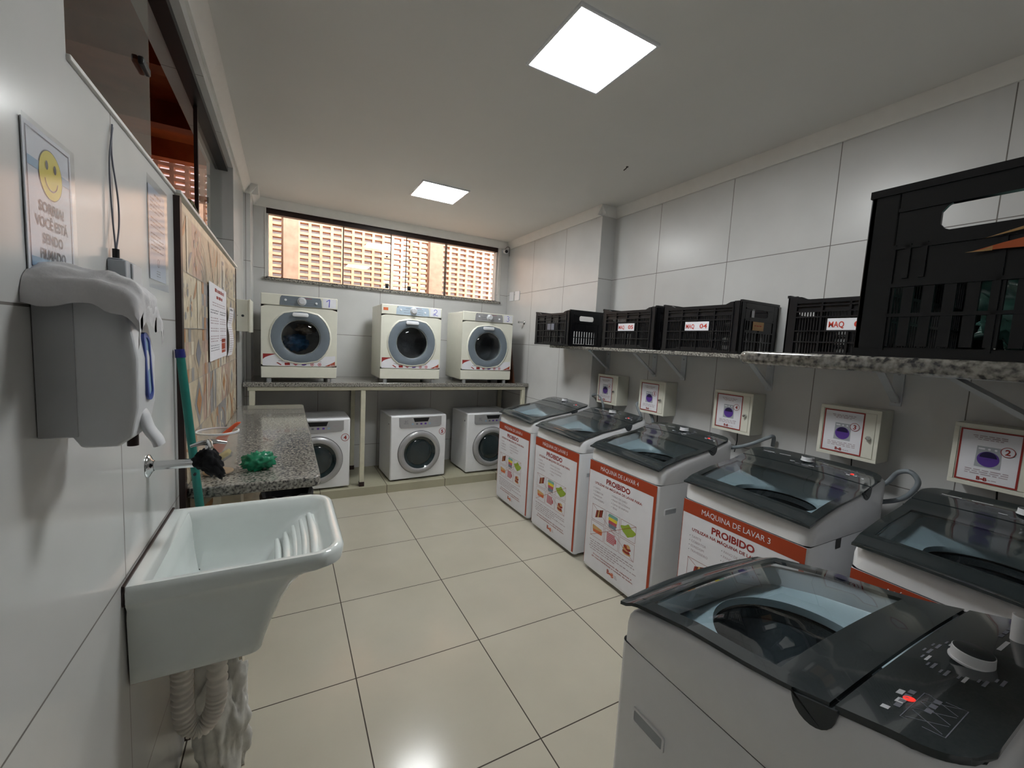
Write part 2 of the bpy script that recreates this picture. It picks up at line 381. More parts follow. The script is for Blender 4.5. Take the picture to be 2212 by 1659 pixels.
# patchwork printed tiles on the left wall, with dark edge strips and pale cap
def patch_tiles(g, u0, v0, u1, v1, s_):
    rnd = random.Random(21); nu = max(1, round((u1-u0)/s_)); nv = max(1, math.ceil((v1-v0)/s_ - .02)); du = (u1-u0)/nu
    for i in range(nu):
        for j in range(nv):
            a, c = u0+i*du, v1-(j+1)*s_; b, d = a+du, v1-j*s_
            c = max(c, v0); e = .0008
            bgm = rnd.choice([0,1,4,0,5,1,2]); g.rect(a, c, b, d, tilep[bgm], 0)
            k = rnd.randrange(7); mx, my = (a+b)/2, (c+d)/2; w_, h_ = (b-a), (d-c)
            def pm_(): return tilep[rnd.choice([1,2,3,4,5,6,0])]
            if k == 0:
                A = pm_(); g.poly([(mx,c),(b,my),(mx,d),(a,my)], A, e); g.poly([(mx,c+h_*.2),(b-w_*.2,my),(mx,d-h_*.2),(a+w_*.2,my)], pm_(), 2*e)
            elif k == 1:
                A = pm_(); B = tilep[3]
                for q in range(4): g.line(a+.005+q*w_*.06, c+.004, b-.02+q*w_*.05-.005, d-.004, .009, (A, B)[q % 2], e)
                for q in range(4): g.line(b-.005-q*w_*.06, c+.004, a+.02-q*w_*.05+.005, d-.004, .009, (B, A)[q % 2], 2*e)
            elif k == 2:
                g.rect(a+w_*.3, c+h_*.1, b-w_*.3, d-h_*.1, pm_(), e); g.rect(a+w_*.4, c+h_*.2, b-w_*.4, d-h_*.2, tilep[4], 2*e); g.disc(mx, my, w_*.06, pm_(), 3*e, 12, ry=h_*.2)
            elif k == 3:
                A = tilep[3]; g.disc(a, d, w_*.45, A, e, 10, a0=-PI/2, a1=0); g.disc(b, c, w_*.45, pm_(), e, 10, a0=PI/2, a1=PI); g.rect(mx-.01, c, mx+.015, d, tilep[4], 2*e)
            elif k == 4:
                for q in range(4):
                    for r_ in range(4):
                        if (q+r_) % 2: g.rect(a+q*w_/4, c+r_*h_/4, a+(q+1)*w_/4, c+(r_+1)*h_/4, tilep[(q*3+r_) % 7], e)
            elif k == 5:
                for q in range(26): g.disc(a+rnd.uniform(.08,.92)*w_, c+rnd.uniform(.08,.92)*h_, rnd.uniform(.006,.016), pm_(), e+q*1e-5, 8)
            else:
                for q in range(5): g.ring(a, c, w_*(.25+.15*q), w_*.05, pm_(), e, 8, a0=0, a1=PI/2)
            g.frame(a, c, b, d, .0012, tilep[2], 3.5*e)
m = M(); m.box((XL,-1.82,.0),(XL+.010,OY1,OZ0-.012), 0); base = m.build('trim_3', tilep[0], smooth=0); struct(base, 'patchwork printed tile panel on the left wall')
g = G(); patch_tiles(g, -1.80, .02, -.03, 1.92, .2); o = g.build('tile_print', lambda u, v, w: (XL+.0102+w, u, v), base)
m = M(); m.box((XL,-1.845,0),(XL+.018,-1.815,OZ0-.01)); m.box((XL,-.045,0),(XL+.014,-.01,OZ0-.01)); struct(m.build('trim_4', darkbrown), 'dark metal edge strips of the tile panel')
m = M(); m.box((XL-.15,-1.83,OZ0),(XL+.02,OY1,OZ0+.012)); m.box((XL-.15,OY0,OZ0),(XL+.006,-1.83,OZ0+.01)); struct(m.build('trim_5', alu, bevel=.002), 'pale sill along the left opening')

# ---------------------------------------------------------------- window_1 : back window
w1 = thing('window_1', None, None); struct(w1, 'long sliding window high in the back wall')
m = M(); y0, y1 = YB+.03, YB+.10
m.box((WX0,y0,WZ1-.065),(WX1,y1,WZ1)); o = m.build('track', darkbrown, w1, bevel=.003)
m = M(); m.box((WX0,y0,WZ0),(WX1,y1,WZ0+.012)); m.build('lower_track', darkbrown, w1)
m = M(); m.box((WX0,y0,WZ0+.012),(WX0+.018,y1,WZ1-.065)); m.box((WX1-.018,y0,WZ0+.012),(WX1,y1,WZ1-.065)); m.box((WX1,YB-.008,WZ0-.01),(WX1+.035,YB,WZ1+.01)); m.box((WX0-.012,YB-.008,WZ0),(WX0,YB,WZ1)); m.build('window_frame', alu, w1, bevel=.002)
for i, (a, b, yy) in enumerate(((WX0+.018,.25,.085),(.245,.735,.058),(.905,1.375,.058),(1.37,WX1-.018,.085))):
    m = M(); m.box((a,YB+yy,WZ0+.012),(b,YB+yy+.008,WZ1-.065)); pn = m.build('pane', paneglass, w1, smooth=0)
    m = M()
    for e in ((a,) if i in (3,) else (b,) if i in (0,) else (a, b)): m.box((e-.004,YB+yy-.003,WZ0+.012),(e+.004,YB+yy+.011,WZ1-.065))
    m.build('pane_edge', darkbrown, pn)
    if i in (1, 2):
        lx = .70 if i == 1 else .945
        m = M(); m.cbox((lx,YB+yy-.008,2.092),(.038,.014,.048)); m.cbox((lx,YB+yy-.018,2.088),(.012,.01,.03)); m.build('latch', black, pn, bevel=.004)
        m = M(); m.lathe([(0,-.016),(.009,-.015),(.011,-.004),(.008,0)], (lx-.008 if i == 1 else lx+.005,YB+yy,2.41), 'Y', 16); m.build('knob', dgrey, pn)
m = M(); m.box((WX0-.03,YB-.03,WZ0-.028),(WX1+.04,YB+.15,WZ0)); struct(m.build('trim_6', granitem, bevel=.003), 'granite sill under the back window')
# ---------------------------------------------------------------- window_2 : left opening
w2 = thing('window_2', None, None); struct(w2, 'long glazed opening in the left wall')
m = M(); m.box((XL-.085,OY0,OZ1-.03),(XL-.03,OY1,OZ1)); m.build('track', black, w2)
m = M(); m.box((XL-.052,OY0,OZ0+.012),(XL-.044,-1.88,OZ1-.03)); pn = m.build('pane', reflglass, w2, smooth=0)
m = M(); m.box((XL-.044,-2.0,2.258),(XL-.030,-1.925,2.280)); m.build('latch', black, pn, bevel=.004)
m = M(); m.box((XL-.074,-.93,OZ0+.012),(XL-.066,OY1,OZ1-.03)); pn = m.build('pane', paneglass, w2, smooth=0)
m = M(); m.box((XL-.078,-.945,OZ0+.012),(XL-.062,-.925,OZ1-.03)); m.build('pane_edge', darkbrown, pn)

# ---------------------------------------------------------------- outside
def breeze(m, x0, x1, z0, z1, y, pw=.1205, ph=.067, t=.09, hw=.088, hh=.037):
    nx = max(1, round((x1-x0)/pw)); nz = max(1, round((z1-z0)/ph)); pw = (x1-x0)/nx; ph = (z1-z0)/nz
    for i in range(nx+1):
        xc = x0+i*pw; a = max(x0, xc-(pw-hw)/2); b = min(x1, xc+(pw-hw)/2)
        m.box((a,y,z0),(b,y+t,z1))
    for j in range(nz+1):
        zc = z0+j*ph; a = max(z0, zc-(ph-hh)/2); b = min(z1, zc+(ph-hh)/2)
        for i in range(nx):
            xa = x0+i*pw+(pw-hw)/2; m.box((xa,y+.002,a),(xa+hw,y+t,b))
m = M(); SY = 1.90
for a, b in ((-2.9,-.31),(-.157,1.378),(1.555,3.0)): breeze(m, a, b, 1.6, 3.2, SY)
o = struct(m.build('wall_outside', brick, smooth=0), 'clay breeze block screen wall outside the back window')
m = M()
for a, b in ((-.31,-.157),(1.378,1.555)): m.box((a,SY-.04,0),(b,SY+.14,3.2))
m.box((-2.9,SY,0),(3.0,SY+.09,1.6)); struct(m.build('trim_7', concrete), 'concrete piers of the outside screen wall')
m = M(); m.box((-3.2,2.9,0),(.95,3.0,3.5)); m.box((1.75,3.1,0),(4.2,3.2,3.6)); m.box((.2,3.7,0),(2.6,3.8,2.35)); struct(m.build('wall_slot_backing', greywall), 'added grey backing wall that darkens the screen slots')  # made-up wall hiding the sky, gives the slots their shaded tone
m = M(); m.box((-3.0,1.3,-.1),(4.2,5,0)); struct(m.build('floor_outside', concrete))
# dark passage beyond the left opening
m = M(); m.box((-3.0,-5.4,0),(-2.85,1.9,3.3)); struct(m.build('wall_passage', woodp), 'dark wall across the passage')
m = M(); m.box((-3.0,-5.4,3.2),(-.62,2.0,3.3)); m.box((-.757,-5.4,ZC+.14),(-.62,1.3,3.2))
for yy in (-4.2,-3.2,-2.2,-1.2,-.3,.6,1.4): m.box((-2.85,yy,3.04),(-.757,yy+.12,3.2))
struct(m.build('ceiling_passage', woodp, smooth=0), 'dark timber beams over the passage')
m = M(); m.box((-3.0,-5.4,-.1),(-.9,1.9,0)); struct(m.build('floor_passage', concrete))
m = M(); m.box((-3.0,-5.5,0),(-.757,-5.4,3.3)); struct(m.build('wall_passage_end', woodp))

# ================================================================== CEILING LIGHTS
def ceiling_light(x, y, label):
    t = thing('ceiling_light', label, 'ceiling light', (x,y,ZC), 0, 'square ceiling panels')
    m = M(); h = .20
    for a, b in (((-h,-h),(h,-h+.012)),((-h,h-.012),(h,h)),((-h,-h+.012),(-h+.012,h-.012)),((h-.012,-h+.012),(h,h-.012))): m.box((a[0],a[1],-.012),(b[0],b[1],-.0005))
    m.build('frame', wplastic, t, bevel=.002)
    m = M(); m.box((-h+.012,-h+.012,-.008),(h-.012,h-.012,-.001)); m.build('diffuser', lightm, t)
    return t
ceiling_light(.85, -2.08, 'lit square panel light nearest the camera in the ceiling')
ceiling_light(.855, -.07, 'lit square panel light further back, near the window')
m = M(); m.tube([(1.758,-1.348,ZC-.0005),(1.752,-1.345,ZC-.012),(1.745,-1.33,ZC-.022)], .0035, 8); m.lathe([(.009,-.001),(.008,-.004),(.0,-.005)], (1.758,-1.348,ZC), 'Z', 12)  # a ceiling stain, given the shape of a wire stub
tag(m.build('ceiling_mark', darkbrown), 'small dark stain on the bare ceiling, built as a wire stub', 'stain')

# ================================================================== GRANITE TOPS AND SHELVES
bc = thing('granite_counter', 'long speckled granite counter on beige steel frame along the back wall', 'counter', (0,0,0))
m = M(); m.box((XL+.012,.475,1.052),(XF-.003,YB-.003,1.09)); m.build('slab', granitem, bc, bevel=.004)
m = M(); m.box((-.565,.49,1.017),(2.135,.53,1.052)); m.box((-.49,YB-.06,1.017),(2.135,YB-.02,1.052))
for x in (-.565,.36,2.095): m.box((x,.53,1.017),(x+.04,YB-.06,1.052)) if x > 0 else m.box((x,.53,1.017),(x+.04,.75,1.052))
m.build('frame_rail', framem, bc, bevel=.003)
for x, y in ((-.553,.49),(.345,.49),(2.095,.49),(.33,YB-.075),(2.095,YB-.065)):
    m = M(); m.box((x,y,.125),(x+.042,y+.042,1.017)); l = m.build('leg', framem, bc, bevel=.003)
    m = M(); m.box((x-.003,y-.003,.081),(x+.045,y+.045,.125)); f_ = m.build('foot', darkbrown, l, bevel=.003); f_['label'] = 'rusty leg foot'
sc = thing('granite_counter', 'low grey granite worktop against the patchwork tiles', 'counter', (0,0,0))
m = M(); pts = rr(.440, 1.93, .035, 6, cx=XL+.012+.22, cy=-.865)
m.prism([(max(p[0], XL+.013), p[1]) for p in pts], 'Z', .915, .955); m.build('slab', granitem, sc, bevel=.006, seg=3)
m = M(); m.box((XL+.02,-1.78,0),(-.43,-1.68,.914)); pw_ = m.build('support_wall', tilep[4], sc)
g = G(); patch_tiles(g, XL+.022, .0, -.432, .9, .2); g.build('tile_print', lambda u, v, w: (u, -1.7802-w, v), pw_)
m = M(); m.box((XL+.02,-.1,0),(-.30,-.02,.914)); m.build('support_wall', tilep[4], sc)
# back wall shelf (long) and near slab
sh = thing('granite_shelf', 'long thin granite shelf running along the right wall', 'shelf')
m = M(); m.prism([(1.93,-2.975),(XR-.002,-2.975),(XR-.002,-.625),(XF-.003,-.625),(XF-.003,-.255),(1.945,-.255),(1.93,-.27)], 'Z', 1.515, 1.54); m.build('slab', granitem, sh, bevel=.004)
sn = thing('granite_shelf', 'deep granite shelf with a rounded edge close to the camera', 'shelf')
m = M(); m.prism([(.70,-2.99),(XR-.002,-2.99),(XR-.002,YN+.002),(.67,YN+.002),(.67,-3.02),(.68,-3.0)], 'Z', 1.511, 1.5405); m.build('slab', granitem, sn, bevel=.010, seg=4)
BL = ['grey steel shelf bracket nearest the window, at the wall corner', 'grey steel shelf bracket above the cabinet numbered 5, nearer the window of the close pair', 'grey steel shelf bracket of the close pair, nearer the camera', 'grey steel shelf bracket under the fourth crate gap, above cabinet 4', 'grey steel shelf bracket above cabinet 3']
def bracket_parts(t):
    # local: wall plane at x=0, shelf towards -x, top z=0
    m = M(); m.box((-.006,-.022,-.185),(0,.022,0)); p = m.build('wall_plate', bracketm, t, bevel=.0015)
    for z in (-.03,-.165): m = M(); m.lathe([(.0005,-.0095),(.005,-.009),(.006,-.006)], (0,0,z), 'X', 12); m.build('screw', steel, p)
    m = M(); m.box((-.26,-.022,-.005),(-.006,.022,0)); m.build('arm', bracketm, t, bevel=.0015)
    m = M(); m.prism([(-.235,-.005),(-.225,-.005),(-.006,-.158),(-.006,-.170)], 'Y', -.016, .016); m.build('brace', bracketm, t)
br = thing('shelf_bracket', BL[0], 'bracket', (XR-.001,-.66,1.514), 0, 'steel shelf brackets'); bracket_parts(br)
for y, l in zip((-1.21,-1.49,-2.126,-2.74), BL[1:]): dup(br, (XR-.001,y,1.514), 0, l)
b2 = dup(br, (1.18, YN+.001, 1.510), -PI/2, 'large grey steel bracket below the deep shelf at the right picture edge'); b2.scale = (1.75,2.0,1.5)

# ================================================================== CRATES
CL, CW, CH = .55, .36, .30
def crate_parts(t, brand=False):
    L_, Wd, H = CL, CW, CH
    for sx in (-1,1):
        for sy in (-1,1):
            m = M(); x, y = sx*L_/2, sy*Wd/2
            m.box((min(x,x-sx*.045),min(y,y-sy*.012),.012),(max(x,x-sx*.045),max(y,y-sy*.012),H)); m.box((min(x,x-sx*.012),min(y,y-sy*.045),.012),(max(x,x-sx*.012),max(y,y-sy*.045),H))
            m.build('corner_post', crateb, t, bevel=.003)
    # long sides
    for sy in (-1,1):
        m = M(); y = sy*Wd/2; ya, yb = sorted((y-sy*.004, y-sy*.008)); yc, yd = sorted((y+sy*.006, y-sy*.008)); x0, x1 = -L_/2+.045, L_/2-.045
        for z in (.075,.128,.195,.222,.25): m.box((x0,yc,z-.003),(x1,yd,z+.003))
        for i in range(5):
            xx = x0+(x1-x0)*i/4; m.box((xx-.004,yc,.012),(xx+.004,yd,.27))
        for za, zb, holes in ((.018,.075,1),(.078,.128,1),(.131,.195,1),(.198,.222,1)):
            n = 36
            for i in range(n):
                xx = x0+(x1-x0)*(i+.5)/n; m.box((xx-.0029,ya,za),(xx+.0029,yb,zb))
        m.box((x0,ya,.225),(x1,yb,.272)); m.box((x0,yc,.262),(x1,yd,.268))
        prof = [(x0,.262),(x1,.262),(x1,.296),(x1-.02,.294),(x1-.05,.281),(x0+.05,.281),(x0+.02,.294),(x0,.296)]
        m.prism(prof, 'Y', *sorted((y+sy*.004, y-sy*.012)))
        m.prism([(x0+.05,.0),(x1-.05,.0),(x1-.1,.03),(x0+.1,.03)], 'Y', *sorted((y+sy*.003, y-sy*.006)))
        m.box((-.092,min(y,y-sy*.004),.130),(.092,max(y,y-sy*.004),.19))
        m.build('side_panel', crateb, t)
    for sx in (-1,1):
        m = M(); x = sx*L_/2; xa, xb = sorted((x, x-sx*.006)); xc, xd = sorted((x+sx*.004, x-sx*.01)); y0, y1 = -Wd/2+.045, Wd/2-.045
        for z in (.075,.128,.195): m.box((xc,y0,z-.003),(xd,y1,z+.003))
        for yy in (y0,y1,y0+(y1-y0)*.5): m.box((xc,yy-.003,.012),(xd,yy+.003,.2))
        for za, zb in ((.02,.075),(.078,.128)):
            for i in range(11):
                yy = y0+(y1-y0)*i/10; m.box((xa,max(y0,yy-.0075),za),(xb,min(y1,yy+.0075),zb))
        m.box((xa,y0,.131),(xb,y1,.215))
        for i in range(2): m.box((xc,y0+.016+i*.022,.14),(xd,y0+.024+i*.022,.2))
        # handle hole y -.07..+.07, z .215-.262
        m.box((xa,y0,.215),(xb,-.078,.262)); m.box((xa,.078,.215),(xb,y1,.262)); 
        for q in (-1,1):
            c = [(q*.078,.215),(q*.066,.215),(q*.072,.218),(q*.078,.226)]; m.prism(c, 'X', xa, xb)
            c = [(q*.078,.262),(q*.060,.262),(q*.071,.255),(q*.078,.246)]; m.prism(c, 'X', xa, xb)
        m.box((xa,y0,.262),(xb,y1,.295)); m.box((xc,-Wd/2,.292),(xd,Wd/2,.305)); m.box((xc,y0,.258),(xd,y1,.264))
        m.build('end_panel', crateb, t, bevel=.0)
    m = M(); m.box((-L_/2+.012,-Wd/2+.012,.012),(L_/2-.012,Wd/2-.012,.018)); m.box((-L_/2,-Wd/2,0),(L_/2,-Wd/2+.012,.016)); m.box((-L_/2,Wd/2-.012,0),(L_/2,Wd/2,.016)); m.box((-L_/2,-Wd/2+.012,0),(-L_/2+.012,Wd/2-.012,.016)); m.box((L_/2-.012,-Wd/2+.012,0),(L_/2,Wd/2-.012,.016))
    m.build('base', crateb, t)
def crate_label(t, txt):
    g = G(); g.rect(-.085,.132,.085,.186, ptile, 0)
    if txt:
        g.text('MAQ', -.078,.145,.026, inkred, .0006, width=.062, bold=.02); g.text(txt, .022,.146,.026, inkred, .0006, width=.052, bold=.02)
    # long side facing -y local
    o = g.build('paper_label', lambda u, v, w: (u, -CW/2-.0065-w, v), t); o['label'] = 'paper label with red handwriting'
GRP = 'black plastic crates on the right wall shelf'
c6 = thing('plastic_crate', 'black slatted crate without a label, farthest along the shelf', 'crate', (2.005,-.435,1.5405), -PI/2, GRP); crate_parts(c6)
c5 = dup(c6, (2.135,-1.255,1.5405), -PI/2, 'black slatted crate with paper label reading MAQ 05'); 
c4 = dup(c6, (2.135,-1.868,1.5405), -PI/2, 'black slatted crate with paper label reading MAQ 04')
c3 = dup(c6, (2.135,-2.665,1.5405), -PI/2, 'black slatted crate labelled MAQ 03, half hidden by the huge near crate')
crate_label(c5, '05'); crate_label(c4, '04'); crate_label(c3, '03')
g = G(); g.rect(-.055,.135,.055,.19, greyd, 0); g.build('name_plate', lambda u, v, w: (u, -CW/2-.005-w, v), c6)
g = G(); g.rect(-.065,.14,.04,.19, tanp, 0); g.scrib(-.05,.03,.165,.006, inkred,.0005); g.rect(-.085,.212,-.06,.25, ptile, 0)
o = g.build('tape_patch', lambda u, v, w: (CL/2+.0045+w, u, v), c4); o['label'] = 'faded tape patches'
g = G(); g.rect(-.07,.15,-.02,.215, ptile, 0); g.build('tape_patch', lambda u, v, w: (CL/2+.0045+w, u, v), c5)
c2 = dup(c6, (.69+CL/2,-3.40,1.541), PI, 'big black crate close to the camera holding green plastic bags'); 
for ch in list(c2.children):
    if ch.name.startswith('name_plate'): bpy.data.objects.remove(ch)
# printed mark on near crate's end panel
g = G()
def blade(pts_top, pts_bot, m_, w): g.poly(pts_top+pts_bot[::-1], m_, w)
blade([(-.02,.160),(.03,.174),(.10,.178),(.15,.176)], [(-.02,.160),(.03,.168),(.10,.171),(.15,.169)], tanp, 0)
blade([(-.035,.141),(0,.150),(.05,.160),(.10,.164),(.15,.160)], [(-.035,.141),(0,.141),(.05,.139),(.10,.138),(.15,.141)], orangep, 0)
blade([(-.04,.141),(-.02,.143),(-.01,.147)], [(-.04,.141),(-.02,.140),(-.01,.140)], tanp, .0004)
g.m.v = [(v[0], v[1]+.030, v[2]) for v in g.m.v]
o = g.build('printed_mark', lambda u, v, w: (CL/2+.0115+w, u, v), c2); o['label'] = 'orange and cream printed swoosh'

def blob(name, c, r, mt, seed=1, amp=.25, parent=None, subdiv=4, flat=None, freq=3.0, ridged=0):
    rnd = random.Random(seed); me = bpy.data.meshes.new(name); bm = bmesh.new(); bmesh.ops.create_icosphere(bm, subdivisions=subdiv, radius=1)
    from mathutils import noise
    off = Vector((rnd.uniform(0,50),)*3)
    for v in bm.verts:
        d = v.co.normalized(); n1 = noise.noise(d*freq+off); n2 = noise.noise(d*freq*2.3+off); n3 = noise.noise(d*freq*5+off)
        k = 1+amp*(n1+.5*n2+.25*n3)
        if ridged: k += ridged*(abs(noise.noise(Vector((d.x*freq*2,d.y*freq*2,d.z*.8))+off))-.25)
        p = Vector((d.x*r[0], d.y*r[1], d.z*r[2]))*k
        if flat is not None and p.z < flat: p.z = flat
        v.co = p+Vector(c)
    bm.to_mesh(me); bm.free(); me.materials.append(mt); me.shade_smooth()
    o = bpy.data.objects.new(name, me); COL.objects.link(o)
    if parent: o.parent = parent
    return o
for i, (c, r, lb) in enumerate((((.86,-3.43,1.682),(.095,.085,.118),'green plastic bag filling the near crate, nearest its handle'), ((1.10,-3.40,1.645),(.085,.105,.082),'green plastic bag behind the other in the near crate'))):
    o = blob('plastic_bag', c, r, bagd, 4+i, .35, flat=-.121 if i == 0 else -.084, ridged=.5); tag(o, lb, 'bag', 'bags in the near crate')

# ================================================================== WASHING MACHINES
WD, DD = .605, .64
HP = [(0,.845),(.06,.870),(.30,.912),(.62,.948),(.85,.99),(1,1.005)]
def hs(y): return interp(HP, (y+.32)/.64)
def crown(x): return .009*(1-min(1,abs(x)/.30)**2)
def lidz(x, y): return hs(y)+.001+crown(x)+.016*max(0,1-max(0,(y+.32)/.32))
def washer_parts(t):
    m = M(); m.loft([[(p[0],p[1],z) for p in rr(WD-.004, DD-.004, .02, 5)] for z in (.03,.776)], c1=False)
    m.build('cabinet', white, t)
    m = M(); R0 = sq(WD/2, DD/2, 96, 22)
    def ring(ins, dz, cap=None):
        out = []
        for x, y in sq(WD/2-ins, DD/2-ins, 96, 22 if ins < .02 else 14): out.append((x, y, hs(y)+dz))
        return out
    m.loft([[(x*.985,y*.985,.776) for x, y in R0], [(x,y,.780) for x, y in R0], ring(0,-.030), ring(.003,-.012), ring(.010,-.003), ring(.020,0), ring(.036,0), ring(.040,-.015), ring(.045,-.05)], c0=False, c1=False)
    m.build('top_cover', white, t, smooth=50)
    for sx in (-1,1):
        for sy in (-1,1):
            m = M(); m.cyl((sx*.24,sy*.26,0),(sx*.24,sy*.26,.031),.022,.02,16); m.build('foot', lgrey, t)
    # tub deck and drum
    m = M(); n = 64; ci = [( .180*math.cos(2*PI*i/n), -.052+.180*math.sin(2*PI*i/n)) for i in range(n)]
    out = sq(.262, .225, n, 9, 0, -.075)
    m.loft([[(x,y,hs(y)-.045) for x, y in out], [(x*.97,-.08+(y+.08)*.97,hs(y)-.052) for x, y in out], [(x,y,.852) for x, y in ci], [(x*.99,-.052+(y+.052)*.99,.832) for x, y in ci]], c0=False, c1=False)
    o = m.build('tub_deck', tubm, t, smooth=60)
    m = M(); m.lathe([(.200,.812),(.192,.824),(.178,.822),(.170,.800),(.180,.790),(.200,.79)], (0,-.052,0), 'Z', 48); m.build('balance_ring', dgrey, t, smooth=60)
    m = M(); m.lathe([(.185,.80),(.20,.76),(.20,.47),(.19,.45),(0.001,.45)], (0,-.052,0), 'Z', 48); dr = m.build('drum', steel, t, smooth=40)
    m = M(); m.lathe([(.10,.452),(.07,.47),(.035,.52),(.03,.66),(.02,.69),(.001,.695)], (0,-.052,0), 'Z', 32); m.build('agitator', tubm, dr, smooth=50)
    # lid : frame + clear centre
    def yf(x): return -.330-.014*(1-min(1,abs(x)/.3)**2)
    def LF(u, v):
        x = u*.300; a = yf(x); y = a+(.143-a)*v
        return (x, y, lidz(x, y)+.008)
    U = lambda a, b, n_: [a+(b-a)*i/n_ for i in range(n_+1)]
    m = M(); m.slab(LF, U(-1,-.88,3), U(0,1,24), .009); m.slab(LF, U(.88,1,3), U(0,1,24), .009); m.slab(LF, U(-.88,.88,24), U(0,.17,5), .009); m.slab(LF, U(-.88,.88,24), U(.80,1,5), .009)
    m.build('lid_frame', panelm, t, smooth=40)
    m = M(); m.slab(LF, U(-.88,.88,24), U(.17,.80,18), .005); m.build('lid_glass', lidglass, t, smooth=40)
    # control panel
    def PF(u, v):
        y = .151+(.308-.151)*v; a = .300 if y < .238 else .230+math.sqrt(max(0,.07**2-(y-.238)**2)); x = u*a
        return (x, y, lidz(x, y)+.008)
    m = M(); m.slab(PF, U(-1,1,28), U(0,1,14), .012); cp = m.build('control_panel', panelm, t, smooth=40)
    m = M()
    def PE(u, v):
        p = PF(u*.985, v); return (p[0], p[1], p[2]-.012)
    m.slab(PE, U(-1,1,20), U(0,.97,10), .03); m.build('panel_base', black, cp, smooth=40)
    g = G(); pz = lambda x, y, w: (x, y, lidz(x, y)+.0085+w)
    random.seed(5)
    g.rect(-.235,.235,-.09,.241, lgrey); g.scrib(-.235,-.16,.222,.006, greyd, None, .02)
    for i in range(9):
        a = -2.3+i*.42; cx, cy = 0+.080*math.cos(a), .226+.052*math.sin(a); g.rect(cx-.012,cy-.0022,cx+.012,cy+.0022, greyd if i % 3 else lgrey); g.rect(cx-.008,cy-.009,cx+.006,cy-.006, greyd)
    k0 = len(g.m.v)
    for i in range(7): g.rect(.155+.017*(i % 4), .145+.03*(i//4), .167+.017*(i % 4), .153+.03*(i//4), greyd)
    for i in range(3): g.line(.15+i*.03,.165,.175+i*.03,.205,.0012, greyd); g.line(.15+i*.03,.205,.175+i*.03,.165,.0012, greyd)
    g.frame(.15,.16,.24,.21,.0012, greyd); g.rect(.19,.142,.205,.152, lgrey); g.rect(.165,.135,.18,.143, lgrey); g.rect(.225,.135,.235,.145, lgrey)
    g.m.v = g.m.v[:k0]+[(v[0]+.02, v[1]+.055, v[2]) for v in g.m.v[k0:]]
    g.build('printed_marks', pz, cp)
    g = G(); g.disc(.204,.208,.0075, redglow); o = g.build('indicator_light', pz, cp)
    kz = lidz(0,.226)+.008
    m = M(); m.lathe([(.031,0),(.031,.003),(.0285,.004),(.0275,.020),(.0265,.021)], (.0,.226,kz), 'Z', 32, 0); m.lathe([(.0265,.021),(.024,.0225),(0.0005,.0225)], (.0,.226,kz), 'Z', 32, 1); m.build('knob', [wplastic, dgrey], cp, smooth=40)
    # hinge caps on both sides
    for sx in (-1,1):
        m = M(); c = [( .122+.034*math.cos(a), hs(.122)-.001+.040*math.sin(a)) for a in [PI+PI*i/12 for i in range(13)]]
        c += [(.156,hs(.156)+.002),(.088,hs(.088)+.002)]; m.prism(c, 'X', *sorted((sx*(WD/2-.03), sx*(WD/2+.002)))); m.build('hinge_cap', dgrey, t)
    # side handle
    for sx in (1,):
        m = M(); x = sx*WD/2; rrp = rr(.100,.040,.006,5,cx=-.205,cy=.615); rin = rr(.088,.028,.004,5,cx=-.205,cy=.615)
        m.loft([[(x-.003,a,b) for a, b in rrp], [(x+.002,a,b) for a, b in rrp], [(x+.002,a,b) for a, b in rin], [(x+.0002,a,b-.000) for a, b in rin]], c0=False, c1=False)
        m.loft([[(x+.0004,a,b) for a, b in rin], [(x+.0006,a,b) for a, b in rin]], 1)  # grey plate paints in the shade of the hand recess
        m.build('side_handle', [white, gplastic], t)
